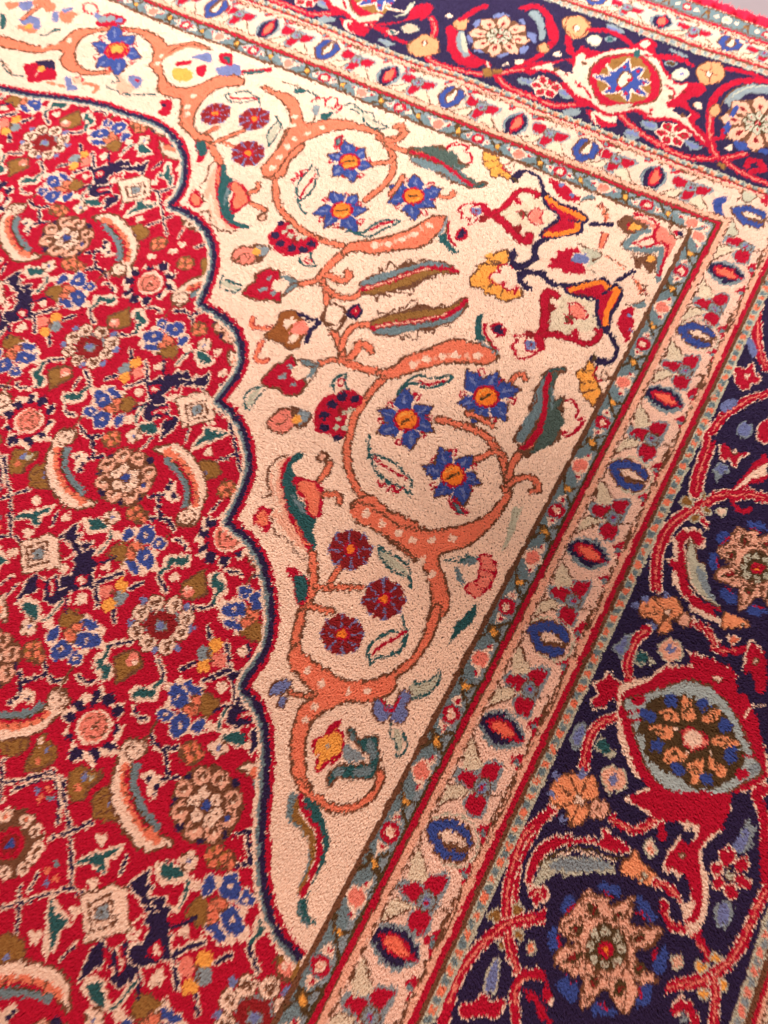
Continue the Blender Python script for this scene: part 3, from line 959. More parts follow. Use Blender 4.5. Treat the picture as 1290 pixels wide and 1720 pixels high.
CHART_SPANDREL = '''
# ---- spandrel, lower half, mirrored over the corner diagonal
mirror 1
@300,340
v 26 835,690 870,770 890,850
v 22 765,865 830,848 890,850
v 34 880,850 960,885 1040,905 1130,920 1200,905 1260,880
v 28 1130,925 1050,1010 985,1100 935,1200 915,1300
v 30 925,840 960,800 975,765 1030,775 1035,800
v 24 875,790 900,720 940,670 1000,655 1040,665
o w c 14 770,610 800,575 850,575 900,610 880,660 840,690 800,660
d c 14 815,620 850,640
@300,680
v 30 1000,-20 950,60 925,150 905,250 925,370 985,490
o w s 13 1005,490 1060,490 1130,560 1210,600 1300,650 1300,840 1180,770 1080,680 965,630 930,560 940,520
@600,680
o w s 13 -20,530 60,540 140,590 240,650 370,675 500,665 620,630 700,590 780,500 830,430 830,500 760,610 690,690 600,760 480,800 440,830 470,930 500,1060 480,1130 410,1210 370,1310 330,1310 375,1190 400,1060 385,950 345,860 280,800 170,720 60,660 -20,620
f s -30,550 60,560 140,610 240,670 360,690 500,680 620,640 700,600 760,540 700,650 600,740 440,780 300,790 170,700 60,640 -30,600
d c 22 45,585 130,640 220,690 300,730 400,730 515,720 350,840 405,910
v 30 800,450 815,400 800,320 770,250 700,160 600,110 520,90 440,70
v 26 820,430 860,400 920,385 975,415 985,455 945,465
v 30 820,380 850,300 900,240 960,190 1000,120 1015,40
v 22 790,260 740,245 680,270 620,300
@600,340
o w s 13 100,915 200,880 250,830 340,800 430,765 500,735 570,730 620,745 700,770 760,820 740,850 690,865 600,858 500,860 400,880 300,910 220,940 160,950
d c 22 300,870 375,840 460,825 535,815 650,820
d p 12 330,855 420,835 500,820 590,815 600,835
f g 650,610 680,600 675,640 680,700 700,740 660,740 635,710 640,650
l r 16 690,650 695,700 730,760 760,790
l w 12 700,740 740,780 775,830
l a 12 660,745 720,780 770,810
o r n 14 720,670 770,655 800,690 790,720 750,700
f n 730,675 790,680 770,700
s 165 20 265,1170
s 165 45 700,1040
@600,680
s 165 5 520,375
l g 14 60,160 55,230 75,300 110,370 180,420 250,450 290,480
l g 14 75,265 130,280 200,310 240,350 290,400 295,440
l c 22 100,300 160,340 220,390 270,430
l r 16 90,285 150,330 220,370 265,400
l r 14 110,410 125,440 150,420 160,460 190,430 200,470 240,450
o r g 14 505,530 540,525 575,560 590,590 540,580
f t 520,540 550,545 565,570
@600,340
l g 15 215,1030 260,970 330,930 420,940 510,925 490,960 420,990 350,985 290,970 240,1000
f c 290,955 340,945 480,945 420,978 350,970
l r 16 335,965 400,972 480,955
v 22 740,1200 660,1150 600,1130
@600,340
v 20 835,960 860,930 900,925 915,945
# lower long leaf (brown / blue)
f w 70,640 140,605 220,585 290,560 320,545 420,555 500,550 560,510 600,500 600,530 590,570 520,640 440,660 390,690 290,690 190,720 90,715 75,690
f h 90,640 160,610 240,592 350,575 480,565 560,530 520,590 420,610 300,620 200,640 90,665
f t 90,690 200,665 340,650 470,620 580,560 520,630 430,655 330,680 200,708 100,708
l w 10 225,585 235,565 265,560 280,530 320,530 330,570 380,550 400,570 460,545 480,560
l w 10 120,600 110,580 150,600 200,570
l w 10 230,715 245,740 260,710 320,740 330,690 410,700 420,670 500,660
l r 26 80,675 200,648 340,632 460,610 540,570 590,520
l p 9 100,668 240,645 380,625 480,598
# red flower with blue calyx lower
@300,340
o w r 12 600,820 625,850 640,890 690,980 680,1010 640,1045 560,1040 540,1010 480,1000 440,970 480,920 520,880 560,870
f t 650,855 720,860 760,870 720,940 680,960 710,900
o w t 8 640,850 700,855 755,875 700,885
f c 620,890 680,890 690,930 640,960 610,930
d a 14 600,890 545,945 570,940 620,985
l w 9 690,985 730,940 760,880
f l 450,1000 400,1020 370,1060 360,1110 390,1090 420,1040
l g 12 445,1000 390,1010 355,1050 350,1090 380,1130
l g 12 455,1020 420,1060 390,1100
# grape like cluster
f r 790,1050 850,1030 920,1010 990,1040 990,1080 960,1110 920,1120 900,1180 900,1250 860,1290 800,1250 740,1240 730,1180 740,1110
d n 26 830,1090 880,1050 950,1060 785,1150 785,1215
d n 22 855,1270 890,1040
f m 870,1100 900,1120 880,1160 860,1140
d l 16 930,1120 895,1130 865,1165 850,1210 890,1220
d r 9 885,1150 870,1195 905,1110
l g 13 840,1010 830,970 870,935 905,925 895,970 915,1010
o r c 9 855,985 870,950 890,960 875,990
# pink bud with teal calyx lower
o w q 12 520,1140 570,1115 610,1130 650,1160 640,1190 600,1230 560,1250 500,1235 480,1190
l w 9 495,1180 545,1200 590,1170 560,1150
f w 600,1110 640,1110 720,1150 700,1190 640,1230 620,1190
f a 640,1130 710,1150 650,1210
d y 26 635,1175
# big paisley leaf lower
@300,680
l w 12 590,265 530,290 480,350 475,430 500,480 440,500
f p 590,280 520,320 490,370 490,450 520,560 500,590 540,640 600,720 680,790 700,820 620,640 560,480 550,390
f c 500,350 540,330 520,450 560,600 520,540
l w 10 505,560 480,580 510,620 480,640 510,670 520,700 570,720 610,760 640,810 690,830
f r 450,540 490,560 480,600 500,640 470,690 420,650 395,620 410,570
f s 450,560 470,590 480,640 450,660 415,610
l r 32 600,290 560,370 570,450 590,540 620,630 660,700 700,770 730,820
l s 14 630,640 660,710 700,760
f g 590,330 630,380 630,470 690,560 740,610 720,680 740,750 730,790 690,720 640,640 590,560 560,460 560,380
l g 34 660,265 625,290 590,340 580,400
f t 600,480 650,520 690,590 650,560
f r 620,385 700,400 750,410 780,460 770,570 740,610 690,590 680,510 640,480
f s 650,410 720,420 760,470 745,590 700,580 690,500 650,460
v 22 760,400 790,360 815,310
d w 34 775,275
d p 16 775,272
v 22 790,480 850,480 870,520
# twig with rosettes
v 36 720,800 725,900 725,960 700,1050 660,1130 645,1220 620,1300
v 22 740,990 800,975 850,900 880,860
v 22 740,985 880,985 990,985
v 22 700,1090 790,1110 830,1110
z 120 925,780
z 120 1110,1050
z 120 880,1245
f r 570,890 620,880 650,910 690,940 700,990 690,1060 660,1095 620,1030 615,960
f g 625,920 680,940 695,1000 680,1060 650,1070 625,1010
l g 14 1080,760 1100,830 1160,900 1240,930 1255,990
f l 1090,780 1180,840 1230,890 1240,920 1170,890 1110,840
l g 13 1090,770 1160,810 1230,860 1255,920
@300,1000
l g 15 1210,110 1225,170 1235,195 1195,300 1120,330 1070,340 1040,370
l g 15 1235,190 1150,200 1060,240 1020,300 1035,360
l r 18 1050,310 1110,260 1180,230 1220,195
# loop two and three
mirror 0
@300,1000
v 32 660,100 640,180 625,240 630,280
o w s 13 640,260 660,300 720,350 790,400 880,450 960,465 1050,455 1130,430 1190,390 1280,300 1330,200 1380,60 1420,60 1390,190 1330,300 1260,390 1180,450 1170,500 1130,540 1050,575 960,575 860,595 780,640 720,690 690,780 680,880 690,990 720,1050 640,1040 610,960 600,860 610,740 640,640 660,590 730,560 700,510 640,440 600,390 590,320
f s 650,300 760,410 880,470 1000,490 1130,460 1150,500 1040,550 900,560 780,580 720,620 660,700 640,800 645,900 640,700 680,600 750,550 700,480 630,390
d c 21 690,410 770,480 910,525 1015,520 730,610 685,680
v 30 650,1020 700,1080 790,1140 880,1165 970,1145 1050,1080 1090,1000 1095,970
v 14 600,530 660,545 730,545
o w v 11 490,510 530,460 590,460 600,500 550,540 590,560 570,610 530,600 540,550 495,545
f v 500,500 560,480 545,530 505,530
# blue bud right of loop two
o w v 11 1050,600 1060,560 1100,570 1140,600 1180,570 1190,520 1240,520 1260,560 1230,600 1240,650 1210,690 1150,690 1140,650 1110,690 1060,660
l r 16 1095,570 1120,610 1160,620 1195,560
f c 1120,570 1170,570 1150,605
l g 11 1140,710 1145,770 1170,790 1180,880 1220,850 1235,800 1200,720
f l 1160,730 1200,750 1215,810 1185,860 1175,800
@600,1000
f l 290,500 360,470 430,430 450,430 420,500 370,530 300,550
l g 13 290,490 350,470 420,440 445,405 450,440 420,500 360,540 300,560
# yellow flower and teal leaf in loop three
@300,1000
f r 880,670 860,730 890,760 890,830 860,900 800,920 740,970 735,900 750,880 720,840 730,780 780,760 810,710
f y 870,700 845,740 880,770 870,850 830,890 790,900 750,950 760,880 735,850 750,790 800,770
d a 12 800,825
o w g 12 910,720 960,740 970,790 1010,770 1070,770 1080,830 1090,900 1050,990 990,1000 920,1000 850,1000 810,1040 810,980 850,930 900,920 1000,920 1040,900 1000,850 960,810 920,780
f t 920,740 960,760 960,790 925,775
f t 1010,790 1050,800 1070,880 1030,880
f t 830,960 880,930 900,960 840,1000
f t 940,950 1040,930 1040,970 960,990
f a 900,820 960,840 1000,890 960,905 890,890
# salmon twigs by brown arabesque on the lower side
@600,680
o g c 9 470,840 540,850 600,820 650,820
f t 560,850 620,820 660,820 640,860 580,865
f t 530,880 560,910 590,960 560,980 540,940
o r q 12 660,820 710,810 745,850 750,900 730,960 700,1000 660,1040 610,1030 585,1000 600,970 650,950 655,900 670,870
l r 9 655,890 710,900 740,920
l r 9 640,960 660,990 700,1000
mirror 0
f l 850,550 890,560 870,620 850,690 820,740 800,780 810,700 830,620
l l 14 900,540 860,590 835,680 780,790
f g 640,1080 645,1130 610,1190 560,1230 500,1290 520,1230 530,1180 590,1140
f t 590,1140 625,1130 590,1190 545,1220
@600,1000
f g 640,45 645,100 600,170 550,200 490,270 520,200 525,150 590,110
mirror 1
# leaf by corner, lower side
@600,340
f w 1010,910 1050,890 1130,880 1140,910 1090,930 1070,1000 1070,1050 1130,1060 1110,1100 1130,1170 1100,1210 1090,1290 850,1290 900,1180 940,1150 930,1110 960,1020 940,1010 980,980
f t 1020,930 1040,900 1020,1010 1010,1100 960,1200 900,1290 870,1290 900,1190 950,1140 960,1040
f G 1060,920 1090,920 1060,1000 1050,1060 1110,1060 1090,1120 1110,1180 1080,1230 1070,1290 990,1290 1040,1180 1030,1080 1030,980
l g 16 1020,940 1060,900 1120,895
l w 8 1100,1050 1135,1060 1110,1100 1140,1165 1100,1200 1090,1280
l w 8 960,1010 975,1060 935,1120 940,1150 900,1185 860,1280
l t 12 1060,1000 1060,1100 1040,1200
l r 26 1040,930 1025,1010 1020,1120 990,1210 940,1290
l s 12 1015,1120 985,1220 950,1280
l r 14 1140,1070 1170,1070 1200,1130 1170,1160 1230,1170 1220,1200 1190,1220 1170,1250 1110,1240
f c 1130,1090 1180,1100 1180,1170 1160,1230 1120,1200
@600,680
f w 870,200 940,230 1000,200 1080,180 1060,210 980,230 930,280 880,250
f t 880,130 950,90 960,20 900,80 870,200
f G 1000,60 1080,10 1130,80 1090,130 1060,200 940,260 990,170
l r 26 1020,0 1000,100 950,190 900,230
l r 12 1230,70 1200,130 1150,160 1105,140
mirror 0
# serpentine leaf
@300,1320
f t 590,50 630,40 650,70 620,130 640,190 700,260 740,330 720,400 690,480 650,560 640,620 640,560 680,470 700,380 690,300 620,220 580,170
f h 625,80 655,90 650,150 690,210 730,280 740,360 710,450 670,550 650,600 640,570 680,500 705,420 700,320 650,230 610,170
f g 680,70 730,90 770,160 800,230 810,330 790,420 760,470 700,590 690,660 710,720 740,760 680,760 640,700 640,630 690,600 740,480 770,380 770,290 720,200 670,150
l r 30 655,60 665,120 700,180 740,230 755,300 755,380 730,450 700,520 660,600
l t 13 650,650 665,730 715,765
# centre of the corner
@600,340
o w y 10 750,270 810,260 820,320 780,330 700,330 660,340 640,380 610,400 620,450 680,460 690,490 740,500 760,520 800,530 880,510 890,470 840,440 800,420 760,400 800,350 730,330
f y 690,290 730,280 750,320 700,330
f c 820,330 760,360 720,400 770,440 830,470 880,470 880,400
l w 9 640,340 720,330 780,320
l w 9 690,300 740,320
l w 9 710,460 740,430
l w 9 780,500 790,460
l r 11 840,350 800,330 760,350 770,380 730,380 715,420 760,440 800,430
l r 11 800,430 790,460 840,475 870,455 850,490
@890,340
F r 95,340 120,320 110,300 150,290 140,260 190,255 200,230 240,245 260,225 275,260 230,270 220,300 290,325 310,370 260,380 240,370 190,380 170,355 130,360
f v 225,290 270,265 320,280 320,310 270,320 230,305
f l 280,240 340,240 400,270 350,320 310,340 330,290
l w 8 260,210 330,235 400,270 340,300
l k 8 330,350 360,370
l s 16 400,10 405,40 425,60 410,90
l w 5 390,10 430,30 395,50 435,70
f s 400,150 430,160 410,200 390,240 370,230 385,190
l m 6 395,150 375,230
l m 6 430,160 400,240
l s 12 410,280 460,300 520,350
l w 5 420,270 470,310 540,340
# corner palmette
f w 480,110 500,70 540,50 560,70 620,90 650,120 600,140 560,160 520,150
f y 540,115 570,95 610,115 590,140 555,135
l r 8 545,100 540,130 570,145
f w 590,290 620,270 660,265 700,290 690,330 660,370 620,330 600,320
f w 560,270 600,300 610,345 580,330
f y 640,290 680,265 690,300 660,310
l t 26 570,60 620,80 660,110
l t 30 650,140 600,150 550,190 530,225 580,240 650,245 730,240 715,290 705,400
l w 7 500,215 555,150 620,140
l w 7 510,235 580,265 640,260 690,270 685,330 690,400
o r c 13 570,205 610,190 680,175 690,215 620,225
f q 560,50 640,60 690,110 760,160 800,180 770,260 740,300 730,260 740,210 690,200 680,150 650,110 590,80
l r 16 570,45 620,60 680,90 700,120 680,150 690,200 740,215 750,250 730,310 710,380
f q 700,130 740,130 770,190 720,200
l c 14 590,65 640,80 670,100
o w c 8 760,130 800,110 850,130 860,160 830,180 790,180
d r 18 800,155
d n 16 820,160
mirror 1
# arabesque
@890,340
f E 130,500 180,490 340,520 350,600 390,660 240,700 100,700 90,640
f c 110,480 160,560 130,560
l E 30 140,650 250,660 330,640
l n 30 -60,385 -20,372 60,390 130,440 200,445
o n r 20 200,445 300,425 400,400 440,430 490,440 500,480 480,540 440,600 430,680 400,670 365,600 370,520 290,500 200,480
l o 28 225,466 290,440 390,420 430,450 480,460 450,520 420,590 415,650
l m 5 225,480 300,492 350,492
l n 12 400,480 430,465 460,440
l n 26 420,670 455,730 480,790 450,850 390,860 340,840
f n 330,820 420,840 440,870 370,870
l n 24 480,410 520,390 570,355
f k 350,800 370,840 340,850
l m 52 140,500 105,480 80,520 85,580 80,650 60,710
l r 38 140,500 105,480 80,520 85,580 80,650 60,710
l m 40 60,710 150,710 230,735 300,755 350,740 385,700 370,680
l r 26 60,710 150,710 230,735 300,755 350,740 385,700 370,680
f r 230,690 260,680 270,720 240,740
f m 110,540 150,570 100,590
f q 220,560 260,530 290,560 310,610 260,610 230,590
l r 9 215,540 260,530 280,560 320,590 300,620 250,610 220,590 210,540
f w 185,620 220,600 240,620 210,650
l r 8 190,600 230,640 190,650
@600,340
l n 30 900,440 880,410 910,385 950,378 1010,380
f n 880,430 920,430 950,475 900,465
f r 960,690 1010,720 1020,790 990,790 960,740
f m 900,700 930,685 970,700 940,730
d v 28 940,765
o r c 13 910,720 850,715 870,745 840,770 860,800 860,825 910,835 950,820 990,790 960,800 920,790 910,760
d v 26 940,765
d m 10 940,765
# yellow leaf flower
@890,340
o w y 9 320,850 350,870 360,920 370,970 390,1010 380,1050 350,1100 320,1070 290,1040 270,1000 275,960 250,930 270,900 300,900
l w 8 290,910 350,900
l w 8 270,970 350,965
l w 8 290,1030 370,1000
l r 12 370,880 350,930 380,960 400,940
o w c 8 400,900 430,930 420,950 390,930
f r 490,600 480,640 500,700 530,750 555,700 575,650 560,600 570,560 530,555 500,580
d v 13 545,600 555,680
f t 530,535 570,540 630,520 640,545 590,560
l w 8 525,535 570,540 630,515
l m 8 560,390 600,440 640,480
l s 16 580,410 610,450 600,480
l w 7 570,420 640,440 600,470 650,490
mirror 0
@300,340
o n r 16 920,580 960,550 990,580 960,620 925,610
d p 7 955,580
# far end of the upper side
@0,0
o w s 10 850,480 900,515 960,525 980,560 970,640 1000,700 1050,745 1140,770 1140,735 1080,715 1040,670 1060,590 1110,520 1190,470 1310,450 1300,405 1190,400 1090,440 1010,465 950,465 900,430 870,350 880,300 960,240 1050,225 1130,260 1120,240 1050,210 970,220 900,230 860,180 760,140 650,135 590,130 500,145 420,145 360,185 320,220 210,240 100,215 -10,185 -10,240 80,260 200,275 300,260 340,280 320,310 350,360 420,390 520,395 600,380 590,370 510,375 430,350 400,300 410,230 460,180 560,155 700,155 780,190 820,250 820,310 800,340 850,400
d c 14 230,240 290,225 370,210 870,290 850,330 1040,510 1010,570 1010,610
l s 18 880,300 1000,235 1100,250
l s 18 580,390 600,330 610,310
s 140 15 625,260
d r 42 625,262
d y 30 625,255
d m 12 620,280
l g 10 210,180 250,180 290,150 320,155 260,170
f v 90,100 130,80 180,75 210,100 210,140 170,150
f s 80,130 130,130 190,150 180,170 120,160
d y 18 150,130
f v 100,0 180,0 140,50 100,30
f s 20,0 100,5 60,40 30,30
f v 280,60 310,60 310,110 280,110
f s 320,60 400,60 400,90 370,120 330,110
f v 330,45 390,40 350,65
f g -5,60 25,80 25,130 -5,145
v 16 120,90 170,50 230,10 250,-10
l s 50 200,0 240,10 270,40
o r c 9 450,20 480,10 520,30 520,60 480,65 450,50
f v 500,60 550,80 590,110 550,120 510,80
f r 510,110 560,70 610,65 680,90 660,120 600,130 530,130
d a 20 550,95 595,90
d v 17 640,100
f r 120,340 180,330 250,320 280,330 300,420 240,430 150,440 140,400
f n 180,325 280,320 290,370 250,360
d y 18 220,365
l c 6 180,410 210,370
l g 9 0,320 40,390 120,405
l w 7 -5,330 30,350 60,400
f v 345,410 380,410 380,440 420,470 370,480 350,450
f p 385,415 440,405 450,430 400,450
l r 7 390,410 440,405 440,430
l s 14 250,440 340,465
l s 20 450,440 520,460 500,490
f p 620,400 680,430 720,450 700,490 640,490
l g 9 570,460 620,480 660,500 740,500 840,500
l g 8 610,400 640,430 600,440
f v 690,395 750,400 760,430 730,470 700,440
d r 13 735,425
f r 860,540 920,530 930,570 900,620 845,600 870,580
d n 12 885,560
f v 1030,290 1130,270 1140,330 1080,310
f r 945,325 1030,310 1020,335 960,345
f y 930,360 1030,370 1030,420 950,430
f r 1060,350 1110,340 1100,400 1060,390
f r 1180,290 1250,280 1240,330 1200,340
f g 1200,300 1240,300 1230,330
f v 1160,360 1210,350 1290,340 1290,380 1200,400
@300,0
f v 250,340 300,335 330,360 320,400 260,370
f r 220,280 280,285 290,340 240,340
f g 240,295 275,300 265,335
l r 28 345,385 400,375 490,370
l g 20 355,385 450,377
l k 7 550,435 640,460 700,485
f g 620,470 700,480 640,500
l g 9 700,485 750,510 740,530
l r 10 715,540 750,520 790,530 790,570
l r 10 790,545 830,515 860,540 840,580 810,570
l r 9 850,560 880,570 850,600
f a 720,570 760,560 750,610 730,605
f g 760,610 840,600 790,640
l k 7 740,610 720,660
l g 10 895,565 940,550 990,590 1050,600 1060,640 1130,670 1080,685 1010,650 990,610 930,580
f l 940,560 1000,600 1050,640 1100,670 1020,640
v 20 1120,740 1180,745 1230,700 1200,690
# pink bud and bits on the upper side
@300,340
l m 30 400,610 390,650 430,670 500,670
l s 20 400,610 390,650 430,670 500,670
l m 30 450,740 420,800 410,840 450,860 475,850
l s 20 450,740 420,800 410,840 450,860 475,850
o w B 9 460,710 500,680 530,640 545,590 590,575 640,585 655,620 690,650 690,690 660,740 650,780 600,795 560,760 520,750 490,740
f c 560,640 600,620 640,630 600,660 580,690
f c 590,730 630,700 650,720 610,760
f q 600,690 640,640 690,645 700,690 660,710 600,700
l n 26 655,595 700,620 760,640 740,660 710,690 690,750
l n 10 640,590 660,610
'''
CHART_CORNER = '''
@890,0
f n 1060,600 1120,560 1290,520 1290,830 1150,800 1060,700
f v 1090,570 1140,570 1120,620 1090,600
f v 1060,650 1090,630 1090,690
f v 1110,760 1160,750 1190,780 1140,790
p p w m 8 165 1240,660
p l k r 8 70 1240,660
f b 1090,610 1120,560 1140,570 1110,620
f b 1060,680 1085,640 1090,690 1070,710
f b 1110,760 1170,760 1190,800 1140,800
f b 1240,810 1290,800 1290,830
@890,340
f n 1220,520 1290,480 1290,1290 1000,1290 1040,1180 1130,960
l c 52 1290,430 1245,560 1235,700 1250,820 1300,900
l r 44 1290,430 1245,560 1235,700 1250,820 1300,900
l q 8 1285,470 1250,560 1240,700 1255,820 1290,890
f v 1180,740 1200,720 1240,800 1210,830
u c r 8 1110,890 1170,900 1210,870 1220,920 1250,960 1200,980 1180,1010 1140,1000 1120,960
f c 1165,935 1195,925 1185,960
l c 50 1300,1030 1200,1060 1120,1110 1040,1170 990,1240
l r 42 1300,1030 1200,1060 1120,1110 1040,1170 990,1240
l q 8 1290,1035 1200,1060 1120,1110 1040,1170 1000,1230
f v 1030,1110 1070,1070 1130,1075 1110,1110 1050,1140
u a v 8 1130,1230 1160,1190 1200,1210 1190,1260 1140,1260
u c r 8 1245,1290 1250,1200 1300,1180 1300,1290
'''
parse(CHART_STAMPS)
# ---- zones, measured outwards from the red line round the corner
gx = X0 + (np.arange(NX) + .5) * K; gy = Y0 + (np.arange(NY) + .5) * K
GX, GY = np.meshgrid(gx, gy)
rng = np.random.default_rng(7)
sc_y = np.interp(GY, [-9, 0, .67, .76, 2.70, 2.82, 3.32, 3.6, 3.8], [-9, 0, .69, .855, 2.92, 3.06, 3.56, 3.84, 4.0])
sc_x = np.interp(GX, [-99, 0, .69, .855, 2.92, 3.07, 3.56, 3.84, 4.0], [-99, 0, .69, .855, 2.92, 3.06, 3.56, 3.84, 4.0])
D = np.maximum(sc_x, sc_y)                      # distance outwards
RIGHT = sc_x >= sc_y                            # on the right-hand side of the diagonal
A = np.where(RIGHT, -GY, -GX)                   # distance along the side
C = CI
# medallion
MED = [(-700,-60),(-400,60),(-200,110),(0,147),(31,152),(62,158),(102,162),(140,166),(174,174),(202,183),(236,193),(264,205),(285,221),(301,240),(310,264),(311,288),(307,310),(298,328),(285,342),
 (285,345),(310,353),(335,371),(350,392),(358,417),(358,445),(350,470),(341,492),(334,505),(334,506),(357,518),(380,535),(396,554),(405,579),(407,604),(399,628),(384,650),(366,674),
 (366,675),(387,690),(402,711),(413,740),(419,765),(419,787),(411,815),(398,845),(381,878),(382,880),(405,894),(424,915),(440,943),(449,975),(454,1009),(455,1040),(453,1068),(446,1092),(431,1117),(415,1138),(407,1157),
 (408,1159),(424,1177),(437,1198),(444,1223),(447,1254),(447,1288),(444,1328),(440,1366),(438,1403),(438,1441),(440,1475),(445,1507),(452,1537),(464,1568),(483,1593),(502,1612)]
medp = toplane(MED)
big = np.r_[medp, [[-0.27, -9.2], [-0.27, -13], [-13, -13], [-13, -1]]]
FIELD = np.zeros((NY, NX), bool)
b = _box(big, 1); FIELD[b[2]:b[3], b[0]:b[1]] = inside(big, b[4], b[5]); FIELD &= D < -.27
LAB[:] = C['c']; LAB[FIELD] = C['r']
SPAN = (D < -.27) & ~FIELD
# ---- field
MASK = FIELD
meas = {(-1, -1): (-8.22, -2.91), (0, 0): (-5.68, -5.16), (1, 1): (-3.02, -7.39), (1, 2): (-3.03, -9.65)}
def rc(i, j): return meas.get((i, j), (-5.66 + 2.62 * i, -5.15 - 2.25 * j))
base = toplane(np.array([(477, 774)]) / 3.225 + (0, 340))[0]
def o2(x, y): return toplane(np.array([(x, y)]) / 3.225 + (0, 340))[0] - base
cells = [(i, j) for i in range(-4, 4) for j in range(-4, 4)]
for i, j in cells:
    if (i + j) % 2:
        x, y = rc(i, j); place('palehalf', x, y); place('palehalf', x, y, 'x')
for i, j in cells:
    x, y = rc(i, j)
    cx, cy = (x + rc(i + 1, j + 1)[0]) / 2 + .03, (y + rc(i + 1, j + 1)[1]) / 2
    fl = '' if (i + j) % 2 == 0 else 'x'
    c0 = toplane(np.array([(675, 385)]) / 3.225 + (0, 680))[0]
    def o3(px, py): return toplane(np.array([(px, py)]) / 3.225 + (0, 680))[0] - c0
    for nm, px, py in (('leaf', 370, 350), ('veins', 495, 220)):
        o = o3(px, py)
        for f2, s in (('', 1), ('xy', -1)):
            p = np.array(o) * s
            if fl: p = p * (-1, 1)
            place(nm, cx + p[0], cy + p[1], (('' if f2 == '' else 'xy') if not fl else ('x' if f2 == '' else 'y')))
    place('cluster', cx, cy, fl)
for i, j in cells:
    if (i + j) % 2: continue
    x, y = rc(i, j)
    for nm, px, py in (('bunch', 590, 1100), ('hook', 740, 620), ('bird', 1090, 820), ('cross', 1070, 670), ('seed', 745, 1020), ('curl', 600, 440)):
        o = o2(px, py)
        for fl, s in (('', (1, 1)), ('x', (-1, 1)), ('y', (1, -1)), ('xy', (-1, -1))):
            place(nm, x + o[0] * s[0], y + o[1] * s[1], fl)
    for nm, px, py in (('gold', 640, 620), ('dots', 700, 900), ('seed', 850, 880)):
        o = o2(px, py); place(nm, x + o[0], y + o[1]); place(nm, x - o[0], y - o[1], 'xy')
    place('qring', x + .04, y + 1.07); place('qring', x, y - 1.09, 'y')
    place('rosette', x, y)
for i, j in cells:
    if (i + j) % 2 == 0:
        x, y = rc(i, j); place('spike', x - 1.31, y + .09, '', 1.06, 1.06); place('spike', x + 1.32, y + .03, 'x', 1.06, 1.06)
# small cream and brown sprigs where the ground would lie open
def opens(r):
    r = int(r * KREF / K)
    red = (LAB == C['r']) & FIELD
    I = np.zeros((NY + 1, NX + 1), np.int32); I[1:, 1:] = np.cumsum(np.cumsum(red, 0), 1)
    f = np.zeros((NY, NX), bool)
    s = I[2 * r + 1:, 2 * r + 1:] - I[:-2 * r - 1, 2 * r + 1:] - I[2 * r + 1:, :-2 * r - 1] + I[:-2 * r - 1, :-2 * r - 1]
    f[r:NY - r, r:NX - r] = s == (2 * r + 1) ** 2
    return f
frng = np.random.default_rng(11)
for r_, names in ((7, ('cross', 'bud')), (5, ('dash', 'seed', 'bud')), (4, ('seed', 'dash'))):
    f = opens(r_); jj, ii = np.nonzero(f); order = frng.permutation(len(jj)); taken = np.zeros((NY, NX), bool)
    for t in order:
        j, i = jj[t], ii[t]
        if taken[j, i]: continue
        q = int((2 * r_ + 3) * KREF / K)
        taken[max(j - q, 0):j + q, max(i - q, 0):i + q] = True
        place(names[frng.integers(len(names))], gx[i], gy[j], ('', 'x', 'y', 'xy')[frng.integers(4)])
# ---- medallion line
MASK = (D < -.27)
def offs(P, d):
    t = np.gradient(P, axis=0); n = np.c_[t[:, 1], -t[:, 0]]; n /= np.linalg.norm(n, axis=1)[:, None] + 1e-9
    return P - n * d
# red outside, navy, then slate and cream towards the field
for dd, wk, cc in ((.052, 2.2, 'r'), (-.07, 2.0, 'c'), (-.042, 1.7, 't')):
    stroke(offs(medp, dd), wk, C[cc])
stroke(medp, 2.9, C['n'])
MASK = SPAN | (D < -.27)
SP0 = LAB.copy()
parse(CHART_SPANDREL)
MASK = None
